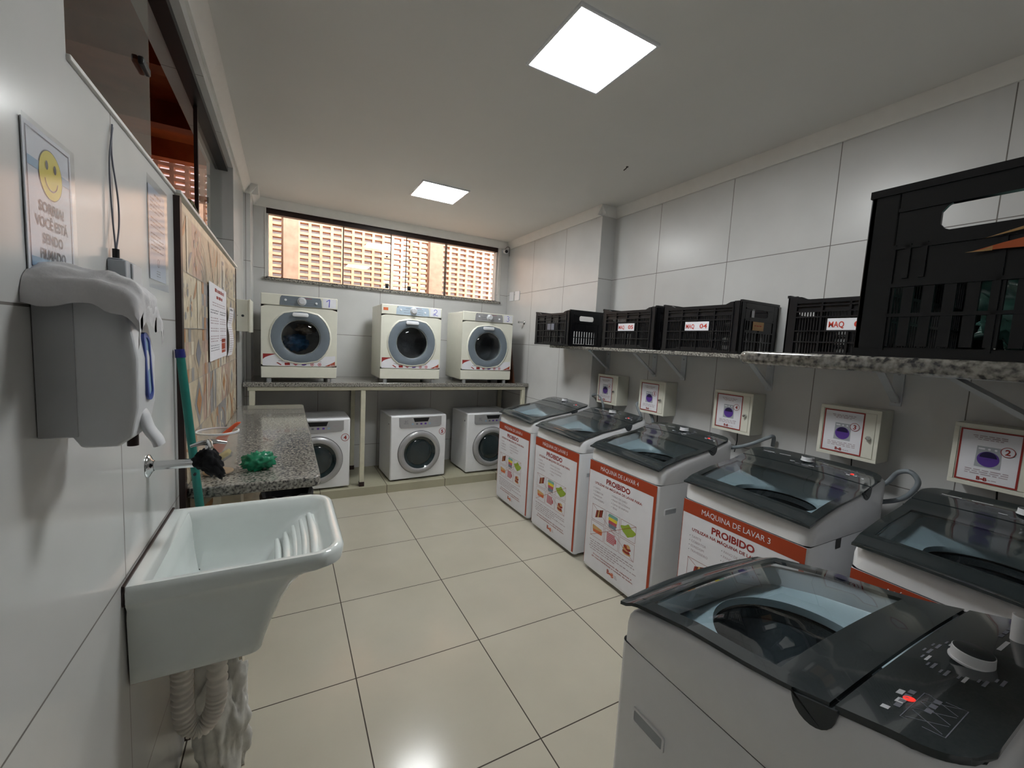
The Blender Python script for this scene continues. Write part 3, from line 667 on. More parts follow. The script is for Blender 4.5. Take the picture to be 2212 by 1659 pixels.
def poster(t, num):
    """big printed sticker on the machine front. u: 0..W left to right, v height"""
    PW, z0, z1 = WD-.016, .045, .775
    g = G(); A = -PW/2; B = PW/2
    g.rect(A,z0,B,z1, ptile, 0)
    e = .0005
    g.rect(A,z1-.068,B,z1, redb, e); g.rect(B-.020,z0,B,z1-.068, redb, e); g.rect(A,z0,A+.003,z1-.068, redb, e)
    g.text('MÁQUINA DE LAVAR %d' % num, -.015, z1-.047, .026, ptile, 2*e, width=.34, align='C')
    g.text('PROIBIDO', -.015, z1-.120, .032, redtxt, e, width=.215, align='C', bold=.035)
    g.text('UTILIZAR NA MÁQUINA DE LAVAR PARA:', -.018, z1-.150, .0145, redtxt, e, width=.425, align='C', bold=.022)
    for i, s_ in enumerate(('TAPETE','COBERTOR','EDREDOM','TRAVESSEIRO')):
        g.disc(A+.055, z1-.178-i*.0245, .0022, greyd, e, 8); g.text(s_, A+.065, z1-.184-i*.0245, .0115, greytxt, e)
    for i, s_ in enumerate(('PANO DE CHÃO','PANO DE COZINHA','CAMA DE ANIMAIS','TÊNIS')):
        g.disc(A+.235, z1-.178-i*.0245, .0022, greyd, e, 8); g.text(s_, A+.245, z1-.184-i*.0245, .0115, greytxt, e)
    # six pictures, crossed out
    gx, gy, cw, ch, gp = A+.055, z1-.292, .128, .105, .010
    bx = []
    for r_ in range(2):
        for c in range(3):
            x0 = gx+c*(cw+gp); y1 = gy-r_*(ch+gp); bx.append((x0, y1-ch, x0+cw, y1)); g.frame(x0,y1-ch,x0+cw,y1,.0016, redtxt, 2*e)
    def C(k): a = bx[k]; return (a[0]+a[2])/2, (a[1]+a[3])/2
    x, y = C(0); 
    for i in range(6):
        m_ = (redtxt, brownp, tanp, brownp, redtxt, brownp)[i]; q = -.030+i*.011
        g.poly([(x+q,y-.034+i*.004),(x+q+.011,y-.031+i*.004),(x+q+.020,y+.022+i*.004),(x+q+.009,y+.019+i*.004)], m_, e)
    x, y = C(1)
    for i, m_ in enumerate((tealp, yellowp, pinkp, slatep)):
        yy = y+.030-i*.021; g.poly([(x-.045+.004*i,yy-.004),(x-.035,yy+.014),(x+.040,yy+.013),(x+.046-.005*i,yy+.002),(x+.040,yy-.012),(x-.030,yy-.012)], m_, e+i*1e-4)
    x, y = C(2); g.poly([(x+.050*math.cos(a)*(1+.12*math.sin(5*a))*(abs(math.cos(a))+.55)*.8, y+.036*math.sin(a)*(1+.15*math.cos(4*a))) for a in [2*PI*i/36 for i in range(36)]], greenp, e)
    x, y = C(3); g.poly([(x-.05,y+.022),(x-.044,y+.028),(x+.042,y+.020),(x+.050,y+.006),(x-.046,y-.002)], tanp, e); g.poly([(x-.046,y-.002),(x+.050,y+.006),(x+.046,y-.018),(x-.04,y-.020)], orangep, e)
    x, y = C(4); g.rect(x-.042,y-.03,x+.03,y+.032, ptile, e); g.poly([(x+.03,y-.018),(x+.046,y-.012),(x+.046,y+.010),(x+.03,y+.02)], pinkp, e)
    for i in range(6): g.rect(x-.042+i*.0125,y-.03,x-.036+i*.0125,y+.032, pinkp, 1.5*e)
    for i in range(6): g.rect(x-.042,y-.03+i*.0115,x+.03,y-.0245+i*.0115, pinkp, 1.7*e)
    x, y = C(5)
    for i, (dx, dy, m_) in enumerate(((0,-.026,ptile),(-.002,-.018,redtxt),(-.006,-.004,tanp),(.012,.004,redtxt),(.010,.018,tanp),(-.012,.012,redb))):
        g.disc(x+dx,y+dy,.036-i*.0042,(m_ if m_ != ptile else tanp),e+i*1e-4,14,ry=.012)
    X0, Y0, X1, Y1 = bx[3][0], bx[3][1], bx[2][2], bx[2][3]
    g.line(X0,Y0,X1,Y1,.0022, redb, 4*e); g.line(X0,Y1,X1,Y0,.0018, redtxt, 4*e)
    random.seed(num)
    y = Y0-.030
    for i, (a, b) in enumerate(((.05,.46),(.06,.47),(.06,.33),(.05,.49),(.06,.30))):
        g.scrib(A+a, A+b, y-i*.0155, .0062, greytxt, e, .026)
    g.text('O bom funcionamento das máquinas é', -.02, z0+.098, .0092, redtxt, e, width=.36, align='C', bold=.02)
    g.text('de responsabilidade e cuidado de todos.', -.02, z0+.080, .0092, redtxt, e, width=.385, align='C', bold=.02)
    g.text('B', -.055, z0+.036, .026, redb, e, bold=.05); g.poly([(-.036,z0+.043),(-.024,z0+.054),(-.012,z0+.043),(-.012,z0+.036),(-.036,z0+.036)], orangep, e); g.text('B', -.014, z0+.030, .026, orangep, e, bold=.05)
    for i in range(3): g.rect(.012, z0+.034+i*.008, .040-.004*i, z0+.037+i*.008, greytxt, e)
    o = g.build('front_sticker', lambda u, v, w: (u, -DD/2-.0002-w, v), t)
    return o
def mk_hose(t, pts, r=.011):
    """pts in world coordinates"""
    inv = (Matrix.Translation(t.location) @ Matrix.Rotation(t.rotation_euler[2], 4, 'Z')).inverted()
    m = M(); m.tube([inv @ Vector(p) for p in catmull(pts, 7)], r, 12); o = m.build('drain_hose', cable, t, smooth=60); return o
LW = 'top-loading washing machines along the right wall'
wx = 1.56+DD/2
w6 = thing('washing_machine', 'white top-loader whose front sticker is numbered 6, farthest in the row', 'washing machine', (wx,-.33,0), -PI/2, LW); washer_parts(w6)
others = {}
for n_, y, l in ((5,-1.01,'white top-loader whose front sticker is numbered 5'),(4,-1.725,'white top-loader whose front sticker is numbered 4'),(3,-2.495,'white top-loader whose front sticker is numbered 3, behind the nearest washer'),(2,-3.235,'white top-loader cut off by the right picture edge, behind the nearest washer')):
    others[n_] = dup(w6, (wx,y,0), -PI/2, l)
w1 = dup(w6, (.797,-2.87-DD/2,0), PI, 'nearest white top-loader seen from its side and above, without front sticker visible')
others[6] = w6
for n_ in (6,5,4,3,2): poster(others[n_], n_)
mk_hose(w6, [(2.2,-.52,.93),(2.2,-.535,1.0),(2.2,-.60,1.085),(2.21,-.68,1.115),(2.2,-.755,1.08),(2.2,-.785,1.01),(2.2,-.75,.965),(2.21,-.70,.98)])
mk_hose(others[5], [(2.19,-1.28,.90),(2.2,-1.24,1.0),(2.2,-1.18,1.10),(2.23,-1.19,1.105),(2.24,-1.27,1.06),(2.24,-1.32,1.0),(2.25,-1.325,.9),(2.25,-1.32,.80)])
mk_hose(others[4], [(2.215,-1.98,.94),(2.22,-2.05,.965),(2.23,-2.12,1.0),(2.26,-2.19,1.05),(2.29,-2.21,1.06),(2.31,-2.2,1.0)])
mk_hose(others[3], [(2.235,-2.72,.92),(2.25,-2.775,.965),(2.25,-2.81,1.025),(2.25,-2.855,1.04),(2.25,-2.885,1.0),(2.25,-2.86,.935),(2.25,-2.82,.895),(2.24,-2.77,.87)])
m = M(); m.box((.3028,-.105,.735),(.3035,-.065,.778)); o = m.build('dark_square', black, others[3])  # small flat dark square on the washer's side
# power cords below cabinets
# ================================================================== COIN / CONTROL CABINETS ON WALL
def wall_box(y, num, label):
    t = thing('wall_cabinet', label, 'wall cabinet', (XR-.001,y,1.05), -PI/2, 'numbered cabinets above the washers')
    # local: x width, y depth (front at -.13), z 0..255
    w, h, d = .128, .255, .13
    m = M(); m.box((-w,-d+.004,0),(w,0,h)); m.build('case', cream, t, bevel=.003)
    m = M(); 
    m.box((-w,-d,0),(w,-d+.004,.016)); m.box((-w,-d,h-.016),(w,-d+.004,h)); m.box((-w,-d,.016),(-w+.016,-d+.004,h-.016)); m.box((w-.016,-d,.016),(w,-d+.004,h-.016)); m.build('rim', cream, t, bevel=.001)
    m = M(); m.box((-w+.0185,-d+.0005,.0185),(w-.0185,-d+.0045,h-.0185)); dr = m.build('door', cream, t, bevel=.001)
    g = G(); a, b, c, e_ = -w+.020, w-.062, .020, h-.020; e = .0005
    g.rect(a,c,b,e_, ptile, 0); g.frame(a,c,b,e_,.006, redtxt, e); cx = (a+b)/2
    random.seed(num+9)
    for i, ww in enumerate((.10,.09,.07)): g.scrib(cx-ww/2, cx+ww/2, e_-.026-i*.007, .004, greytxt, e, .016)
    g.poly([(cx-.036,c+.065),(cx+.036,c+.065),(cx+.034,c+.150),(cx-.034,c+.150)], gplastic, e); g.rect(cx-.03,c+.137,cx-.012,c+.143, ptile, 2*e); g.disc(cx,c+.14,.004, ptile,2*e,10); g.disc(cx+.018,c+.14,.004, ptile,2*e,10)
    g.disc(cx,c+.100,.031, purplep, 2*e); g.disc(cx,c+.106,.024, dpurple, 3*e, a0=0, a1=PI); g.disc(cx,c+.106,.025, purplep, 2.5*e)
    g.disc(cx+.050,c+.140,.020, ptile, 3*e, 24); g.ring(cx+.050,c+.140,.020,.0022, redtxt, 4*e, 24); g.text(str(num), cx+.050, c+.129, .021, redtxt, 4*e, align='C', bold=.03)
    for i in range(3): g.scrib(cx-.06,cx+.06,c+.050-i*.008,.004, greytxt, e, .02)
    g.text('B', cx-.024, c+.012, .013, redtxt, e, bold=.05); g.rect(cx-.013,c+.014,cx-.004,c+.019, redtxt, e); g.text('B', cx-.005, c+.011, .013, redtxt, e, bold=.05); g.scrib(cx+.009,cx+.035,c+.015,.003, greytxt,e,.01)
    o = g.build('poster', lambda u, v, w_: (u, -d+.0002-w_, v), dr); o['label'] = 'red-framed paper with purple washer picture'
    m = M(); m.lathe([(.011,0),(.011,.004),(.009,.012),(.006,.018),(.0005,.019)], (0,0,0), 'Z', 20); 
    m.v = [(w-.040+v[0], -d-v[2], .118+v[1]) for v in m.v]; m.build('lock', chrome, dr)
    m = M(); m.tube([(0,-.05,0),(.004,-.05,-.06),(-.01,-.045,-.14)], .003, 8); m.build('cord', black, t)
    return t
for y, n_ in ((-.815,6),(-1.325,5),(-1.99,4),(-2.612,3),(-3.115,2)): wall_box(y, n_, 'cream wall cabinet with red-framed poster numbered %d' % n_)

# ================================================================== DRYERS (upper row)
def half_oct(w, h, n=10):
    """rounded hexagon-ish door ring outline (flat top/bottom)"""
    pts = []
    for i in range(n+1):
        a = -PI/2*.62+PI*.62*i/n; pts.append((w/2*math.cos(a)/1.0, h/2*math.sin(a)/math.sin(PI/2*.62)*.90))
    right = pts; left = [(-x, y) for x, y in reversed(pts)]
    top = [(right[-1][0]*.35, h/2*.985), (0, h/2), (-right[-1][0]*.35, h/2*.985)]; bot = [(-right[-1][0]*.35, -h/2*.985), (0, -h/2), (right[-1][0]*.35, -h/2*.985)]
    return right+top+left+bot
def dryer_up(x0, num, label, panelcol, extra=None, laundry=False):
    w, d, h = .595, .47, .755
    t = thing('tumble_dryer', label, 'tumble dryer', (x0+w/2,.505+d/2,1.0905), 0, 'tumble dryers on the back counter')
    F = -d/2
    m = M(); m.loft([[(a,F+.008,b) for a, b in rr(w,h-.038,.012,4,cy=(h+.032)/2)],[(a,-F,b) for a, b in rr(w,h-.038,.012,4,cy=(h+.032)/2)]], c0=False); m.build('cabinet', cream, t)
    m = M(); NN = 64; rect = [(a, b) for a, b in sq(w/2, .2575, NN, 40, 0, .3975)]
    cc = [(.005+.149*math.cos(math.atan2(b-.395,a-.005)), .395+.149*math.sin(math.atan2(b-.395,a-.005))) for a, b in rect]
    m.loft([[(a,F+.012,b) for a, b in rect],[(a,F+.001,b) for a, b in rect],[(a*.996,F,.3975+(b-.3975)*.996) for a, b in rect],[(a,F,b) for a, b in cc],[(a,F+.012,b) for a, b in cc]], c0=False, c1=False); fp = m.build('front_panel', cream, t)
    m = M(); m.box((-w/2,F-.004,.659),(w/2,F+.02,h)); top = m.build('control_strip', cream, t, bevel=.006, seg=3)
    m = M(); m.box((-w/2,F+.002,.038),(w/2,F+.012,.136)); m.build('kick_plate', cream, t, bevel=.004)
    for sx in (-1,1):
        for sy in (-1,1): m = M(); m.cyl((sx*.24,sy*.19,0),(sx*.24,sy*.19,.038),.02,.018,14); m.build('foot', lgrey, t)
    # control panel
    m = M(); m.prism([(-.16,.664),(.17,.664),(.165,.725),(.155,.745),(-.145,.745),(-.155,.725)], 'Y', F-.006, F-.003); cpn = m.build('control_panel', panelcol, top)
    g = G(); random.seed(num)
    for x_, y_, l_ in ((-.07,.726,.07),(-.09,.705,.05),(-.085,.682,.06),(.05,.715,.055),(.055,.695,.05),(.045,.676,.06)): g.rect(x_,y_,x_+l_,y_+.003, greyd)
    g.rect(0,.733,.09,.736, redtxt); g.disc(-.145,.735,.005, greyd)
    g.build('printed_marks', lambda u, v, w_: (u, F-.0062-w_, v), cpn)
    m = M(); m.lathe([(.036,0),(.034,-.006),(.028,-.008),(.026,-.022),(.022,-.026),(.0005,-.026)], (.01,F-.006,.707), 'Y', 28); m.build('knob', lgrey, cpn, smooth=40)
    for x_, z_ in ((-.115,.710),(.125,.698)): m = M(); m.lathe([(.010,0),(.009,-.007),(.0005,-.008)], (x_,F-.006,z_), 'Y', 16); m.build('button', wplastic, cpn)
    # paper number
    g = G(); g.rect(.178,.668,.286,.748, ptile, 0)
    n_ = 14; e = .0006
    if num == 1: g.line(.205,.722,.232,.742,.006, inkblue, e); g.line(.232,.742,.228,.675,.007, inkblue, e)
    elif num == 2:
        g.ring(.232,.722,.018,.005, inkblue, e, 14, a0=-.6, a1=PI*1.0); g.line(.243,.712,.218,.690,.005, inkblue, e); g.ring(.218,.688,.011,.004, inkblue, e, 14); g.line(.226,.690,.256,.678,.005, inkblue, e)
    else:
        g.ring(.228,.725,.015,.005, inkblue, e, 14, a0=-PI/2, a1=PI*.8); g.ring(.228,.697,.017,.005, inkblue, e, 14, a0=-PI*.8, a1=PI/2)
    o = g.build('number_paper', lambda u, v, w_: (u, F-.0048-w_, v), top); o['label'] = 'paper with handwritten blue %d' % num
    if extra:
        g = G(); g.rect(-.28,.695,-.235,.722, orangep, 0); o = g.build('orange_sticker', lambda u, v, w_: (u, F-.0048-w_, v), top)
    # door
    cx, cz = .005, .395
    big = half_oct(.47, .45)
    m = M(); P_ = lambda pts, y, k=1: [(cx+p[0]*k, y, cz+p[1]*k) for p in pts]
    N_ = len(big)
    m.loft([P_(big,F+.002,1.06), P_(big,F-.006,1.03), P_(big,F-.008,1.0), P_(big,F-.004,.99)], c0=False, c1=False)
    dr = m.build('door', cream, fp, smooth=50)
    # grey ring (flat) with circular hole
    def circ(r, y): 
        out = []
        for p in big:
            a = math.atan2(p[1], p[0]); out.append((cx+r*math.cos(a), y, cz+r*math.sin(a)))
        return out
    m = M(); m.loft([P_(big,F-.0045,.99), P_(big,F-.0060,.96), circ(.162,F-.0065), circ(.155,F-.002), circ(.150,F+.030)], c0=False, c1=False)
    rg = m.build('door_ring', darkring, dr, smooth=50)
    m = M(); m.lathe([(.154,-.002),(.14,-.010),(.10,-.018),(.05,-.022),(.0005,-.023)], (cx,F+.002,cz), 'Y', 40); m.build('door_glass', dryerglass, dr, smooth=60)
    m = M(); m.lathe([(.150,F+.0125),(.19,F+.03),(.20,F+.32),(.0005,F+.33)], (cx,0,cz), 'Y', 40); m.build('drum', steel, t)
    m = M(); ro = rr(.125,.034,.014,5,cx=cx-.005,cy=cz+.195); ri = rr(.105,.02,.009,5,cx=cx-.005,cy=cz+.193)
    m.loft([[(a,F-.006,b) for a, b in ro],[(a,F-.022,b) for a, b in ro],[(a,F-.025,b) for a, b in ri]], c0=False); m.build('handle', wplastic, dr, smooth=50, bevel=.002)
    # sticker
    g = G(); zb, zt = .144, .245
    g.poly([(-w/2+.012,zb),(w/2-.012,zb),(w/2-.012,zt-.005),(.18,zt-.015),(0,zt-.035),(-.18,zt-.015),(-.2,zt),(-w/2+.012,zt)], ptile, 0); e = .0005
    g.poly([(-w/2+.014,zt)]+[(-w/2+.014+.10*(1-i/8), zt-.048*(1-(1-i/8)**.6)) for i in range(9)], redtxt, e)
    g.poly([(w/2-.014,zb+.002)]+[(w/2-.014-.085*(1-i/8), zb+.002+.045*(1-(1-i/8)**.8)) for i in range(9)], redb, e)
    g.scrib(w/2-.055,w/2-.018,zb+.012,.003, ptile,2*e,.012); g.scrib(w/2-.06,w/2-.018,zb+.006,.003, ptile,2*e,.012)
    g.scrib(-.10,.10,zt-.040,.005, redtxt, e,.03); g.scrib(-.085,.085,zt-.049,.005, redtxt, e,.03); g.scrib(-.17,.17,zt-.062,.004, greyd, e,.03)
    for i, x_ in enumerate((-.165,-.10,-.035,.03,.095,.155)):
        y_ = zt-.085
        if i == 0: g.poly([(x_-.020,y_+.010),(x_-.008,y_+.013),(x_+.022,y_-.006),(x_+.014,y_-.012)], redtxt, e)
        elif i == 1: g.poly([(x_-.021,y_+.011),(x_+.019,y_+.013),(x_+.021,y_-.010),(x_-.019,y_-.011)], redtxt, e)
        elif i == 2: g.poly([(x_-.021,y_),(x_,y_+.013),(x_+.021,y_+.002),(x_,y_-.013)], pinkp, e)
        elif i == 3: g.poly([(x_-.020,y_+.010),(x_+.020,y_+.009),(x_+.019,y_-.006),(x_,y_-.012),(x_-.018,y_-.010)], purplep, e)
        else: g.ring(x_,y_,.015,.005, pinkp, e, 16); g.disc(x_,y_,.006, redtxt, e, 10)
    o = g.build('sticker', lambda u, v, w_: (u, F-.0004-w_, v), fp); o['label'] = 'white sticker with dark red corners and six small pictures'
    return t
dA = dryer_up(-.467, 1, 'cream dryer with handwritten 1 and laundry inside, left on the counter', darkring)
dB = dryer_up(.515, 2, 'cream dryer with handwritten 2 and orange sticker, middle of the counter', mat('pale_blue_panel', (176,192,206), .4), extra=True)
dC = dryer_up(1.342, 3, 'cream dryer with handwritten 3, right on the counter', silver)
for (c, r, mt, lb, sd) in (((-.20,.645,1.435),(.10,.075,.075), cloth_blue,'blue laundry behind the glass of dryer 1',3), ((-.12,.66,1.562),(.08,.06,.045), cloth_brown,'brown laundry piled above the blue in dryer 1',8)):
    tag(blob('laundry', c, r, mt, sd, .3), lb, 'laundry', 'laundry inside dryer 1')
# dark board leaning behind dryer 3
m = M(); m.prism([(.50,1.0905),(.92,1.0905),(.92,1.74),(.80,1.77),(.62,1.50)], 'X', 1.985, 2.0)
tag(m.build('board', woodd), 'dark brown board standing between dryer 3 and the right wall', 'board')

# ================================================================== DRYERS (lower row)
def dryer_low(x0, y0, rz, label, num):
    w, d, h = .585, .45, .672
    c = Vector((w/2, d/2)); ca, sa = math.cos(rz), math.sin(rz)
    t = thing('tumble_dryer', label, 'tumble dryer', (x0+c.x*ca-c.y*sa, y0+c.x*sa+c.y*ca, .0805), rz, 'front-loading dryers on the low platform'); F = -d/2
    m = M(); m.box((-w/2,F+.006,.012),(w/2,-F,h)); m.build('cabinet', white, t, bevel=.014, seg=3)
    m = M(); m.box((-w/2,F-.004,.014),(w/2,F+.02,h-.002)); fp = m.build('front_panel', white, t, bevel=.012, seg=3)
    for sx in (-1,1):
        for sy in (-1,1): m = M(); m.cyl((sx*.23,sy*.17,0),(sx*.23,sy*.17,.02),.022,.02,14); m.build('foot', black, t)
    m = M(); m.prism([(-.215,.655),(.235,.655),(.235,.565),(.215,.550),(0,.540),(-.195,.545),(-.21,.56)], 'Y', F-.010, F-.003); cp = m.build('control_panel', silver, fp, bevel=.002)
    m = M(); m.prism([(-.07,.645),(.10,.645),(.085,.605),(-.055,.605)], 'Y', F-.0115, F-.0095); m.build('display', black, cp)
    g = G()
    for i, c_ in enumerate((skyp, greyd, purplep, purplep, skyp)): g.rect(-.085+i*.045,.575,-.065+i*.045,.592, c_)
    g.text('EC', -.155,.600,.02, greyd, bold=.0); g.scrib(-.165,-.12,.588,.004, greyd); g.scrib(.14,.20,.60,.005, greytxt)
    g.build('printed_marks', lambda u, v, w_: (u, F-.0106-w_, v), cp)
    cx, cz = .005, .285
    m = M(); m.lathe([(.222,0),(.222,-.014),(.212,-.026),(.190,-.032),(.168,-.026),(.160,-.010),(.155,.01)], (cx,F-.003,cz), 'Y', 56); dr = m.build('door_ring', silver, fp, smooth=60)
    m = M(); m.lathe([(.226,.001),(.226,-.004),(.221,-.004)], (cx,F-.003,cz), 'Y', 56); m.build('door_gap', black, dr)
    m = M(); m.lathe([(.168,-.024),(.150,-.012),(.135,-.004),(.128,-.010),(.10,-.016),(.05,-.019),(.0005,-.020)], (cx,F-.003,cz), 'Y', 56); m.build('door_glass', mat('dark_bowl_glass_%s' % num, (30,44,48), .08, coat=.6, var=.2, scale=6), dr, smooth=60)
    if num:
        g = G(); g.disc(.262,.490,.036, ptile, 0, 32); g.ring(.262,.490,.036,.0045, redtxt, .0005, 36); g.text(str(num), .262,.473,.033, redtxt, .0005, align='C', bold=.05)
        o = g.build('number_sticker', lambda u, v, w_: (u-.014, F-.0045-w_, v), fp); o['label'] = 'red circle sticker with number %d' % num
    m = M(); m.cyl((-w/2-.003,-.15,.58),(-w/2+.004,-.15,.58),.008,n=12); m.build('screw', greyd, t)
    return t
dryer_low(-.328, .512, 0, 'white dryer with red-circled 4, half behind the low worktop', 4)
dryer_low(.640, .530, .05, 'white dryer with red-circled 5 on the tiled platform', 5)
dryer_low(1.462, .540, .03, 'white dryer without a number, half hidden by washer 6', None)

# ================================================================== SINK
sk = thing('laundry_sink', 'white porcelain wall sink with a ribbed washboard side', 'sink', (XL,-2.19,0))
SW = .245  # half width in y
def srng(z, xr, ins=0, x0=.004, rc=.07, n=8, hy=SW):
    pts = []; r_ = rc; h = hy-ins
    pts += [(x0,-h), (xr*.3,-h), (xr-r_,-h)] + [(xr-r_+r_*math.sin(a), -h+r_-r_*math.cos(a)) for a in [PI/2*i/n for i in range(1, n+1)]]
    pts += [(xr-r_+r_*math.cos(a), h-r_+r_*math.sin(a)) for a in [PI/2*i/n for i in range(0, n+1)]] + [(xr*.3,h), (x0,h)]
    return [(a, b, z) for a, b in pts]
m = M()
m.loft([srng(.672,.262,.028,.006,.03), srng(.676,.272,.024,.004,.03), srng(.70,.277,.022,.004,.03), srng(.736,.290,.020,.004,.035), srng(.80,.318,.016,.004,.04), srng(.845,.348,.013,.004,.05), srng(.868,.380,.010,.006,.06), srng(.880,.415,.006,.005,.065), srng(.885,.455,.002,.004,.07), srng(.889,.474,0,.004,.075), srng(.918,.478,0,.004,.078), srng(.929,.470,.006,.004,.075), srng(.930,.456,.018,.030,.066),
        srng(.922,.446,.028,.048,.058), srng(.89,.430,.034,.056,.052), srng(.865,.395,.038,.058,.05), srng(.80,.300,.044,.064,.045), srng(.735,.265,.056,.075,.04), srng(.715,.24,.085,.10,.03)], c0=True, c1=True)
m.build('basin', porcelain, sk, smooth=50)
m = M()
for i in range(5):
    xx = .408-.025*i; zz = .8745-.0172*i; hw = .182-.006*i
    pts = [(xx-.012+.012*math.cos((k-6)/6*1.2), hw*(k-6)/6, zz+.001) for k in range(13)]
    m.tube(pts, [.005+.0072*math.sin(PI*(k+.5)/13.0)**.5 for k in range(13)], 12)
m.build('washboard', porcelain, sk, smooth=70)
m = M(); m.lathe([(.028,0),(.026,.003),(.012,.001),(.0005,.001)], (.165,0,.716), 'Z', 24); m.build('drain', chrome, sk)
m = M(); m.box((.0005,-SW,.885),(.006,SW,.934)); m.build('wall_edge_strip', darkbrown, sk)  # thin dark strip where the sink meets the wall
# corrugated drain hose
dh = thing('drain_hose', 'white corrugated drain hose looping below the sink', 'hose', (0,0,0))
path = catmull([(-.462,-2.19,.672),(-.462,-2.19,.56),(-.462,-2.19,.44),(-.470,-2.195,.375),(-.50,-2.20,.335),(-.535,-2.20,.36),(-.545,-2.20,.44),(-.545,-2.20,.53),(-.56,-2.20,.58),(-.604,-2.20,.60)], 28)
m = M(); rad = [.0225+(.005 if (i % 6) < 3 else 0) for i in range(len(path))]
m.tube(path, rad, 20); m.build('corrugated_tube', hosew, dh, smooth=60)
# faucet
fc = thing('faucet', 'chrome wall faucet with its spout wrapped in black cloth', 'faucet', (XL,-2.205,1.148))
m = M(); m.lathe([(.031,.0005),(.030,.004),(.018,.010),(.014,.014)], (0,0,0), 'X', 28, c0=True); m.build('flange', chrome, fc, smooth=50)
m = M(); m.cyl((.01,0,0),(.115,0,.0),.0125,n=20); m.cyl((.110,0,0),(.150,0,0),.016,n=20); m.cyl((.135,0,.0),(.135,0,.048),.009,n=16); m.build('spout_pipe', chrome, fc, smooth=50)
m = M(); 
for a in (.3, .3+PI/2):
    c, s_ = math.cos(a), math.sin(a); m.tube([(.135-.042*c,-.042*s_,.050),(.135-.02*c,-.02*s_,.056),(.135,0,.058),(.135+.02*c,.02*s_,.056),(.135+.042*c,.042*s_,.050)], [.004,.006,.009,.006,.004], 10)
m.build('cross_handle', chrome, fc, smooth=60)
o = blob('cloth_wrap', (.132,0,.0), (.034,.03,.040), blackcloth, 12, .3, fc, 4); 
for v in o.data.vertices:
    v.co.x += max(0, -v.co.z)*.55; v.co.z -= max(0, v.co.x-.14)*.35
o['label'] = 'black cloth tied around the spout'

# ================================================================== SOAP DISPENSER, SIGNS, SMALL WALL THINGS
sd = thing('soap_dispenser', 'bulky pale grey wall dispenser with blue level window and push lever', 'soap dispenser', (XL,-2.70,1.33))
# local : x out of wall, y along wall (-.055..), z up
def dprof(k=1.0, ins=0):
    pts = [(.0,.235),(.075,.235),(.098,.222),(.110,.195),(.118,.14),(.117,.06),(.108,.012),(.090,-.002),(.050,-.002),(.040,.015),(.0,.015)]
    return pts
m = M(); pr = dprof(); cxm = .055; czm = .115
def dring(y, k): return [((p[0]-0)*k if p[0] > 0 else 0.0005, y, czm+(p[1]-czm)*(.5+.5*k)) for p in pr]
m.loft([dring(-.055,.93), dring(-.050,.985), dring(-.04,1.0), dring(.035,1.0), dring(.048,.985), dring(.055,.93)]); m.build('body', wplastic, sd, smooth=40, bevel=.002)
m = M(); m.box((.001,-.0575,.018),(.045,-.0535,.232)); m.build('back_housing', lgrey, sd, bevel=.001)
m = M(); q = [(.1165,.02,.185),(.124,.02,.15),(.125,.02,.09),(.116,.02,.06)]
ro = rr(.034,.115,.015,6,cx=.0,cy=.125); ri = rr(.022,.098,.010,6,cx=.0,cy=.125)
def dx(z): return interp([(0,.108),(.06,.117),(.14,.118),(.195,.110),(.235,.085)], z)
m.loft([[(dx(b)-.002,a,b) for a, b in ro],[(dx(b)+.004,a,b) for a, b in ro],[(dx(b)+.004,a,b) for a, b in ri],[(dx(b)+.001,a,b) for a, b in ri]], c0=False, c1=False)
m.build('window_rim', mat('blue_rim', (70,90,170), .3), sd, smooth=50)
m = M(); m.loft([[(dx(b)+.001,a,b) for a, b in ri],[(dx(b)+.002,a,b) for a, b in ri]]); m.build('level_window', skyp, sd)
m = M(); m.tube(catmull([(.104,-.012,.060),(.112,-.012,.045),(.119,-.012,.02),(.130,-.012,-.000),(.133,-.012,-.010)], 5), [.006+.002*min(1, i/6) for i in range(21)], 16)
m.v = [(v[0], (v[1]+.012)*2.4-.012, v[2]) for v in m.v]; m.build('push_lever', wplastic, sd, smooth=60)
m = M(); m.cyl((.095,0,-.012),(.095,0,.012),.008,n=14); m.build('nozzle', darkbrown, sd)
# folded cloth lying on the dispenser
m = M(); rnd = random.Random(3)
from mathutils import noise
def CL_(u, v):
    # u along wall, v from wall outward and down front
    s = v*.175; x = min(s, .085+.0*s) if s < .085 else .085+.034*math.sin(min(1,(s-.085)/.055)*PI/2)
    z = .2385 if s < .075 else .2385-.062*(max(0,(s-.075))/.10)**1.4
    y = -.084+.138*u; nz_ = noise.noise(Vector((u*5,v*4,2)))*.010+noise.noise(Vector((u*12,v*9,5)))*.004
    edge = max(0, .10-u)/.10; z -= edge*edge*.022
    edge2 = max(0, u-.86)/.14; z -= edge2**1.3*.020
    return (XL+.001+x+max(0,nz_)*(.6 if s > .08 else 0)+(.006 if s > .1 else 0), -2.70+y*1.0, 1.33+z+.016+.012*math.sin(u*PI)+max(-.006, nz_)+.012*math.exp(-((u-.35)/.2)**2))
m.slab(CL_, [i/40 for i in range(41)], [i/24 for i in range(25)], .015); o = m.build('folded_cloth', clothw, smooth=70, bevel=.003); tag(o, 'white folded cloth lying over the top of the soap dispenser', 'cloth')
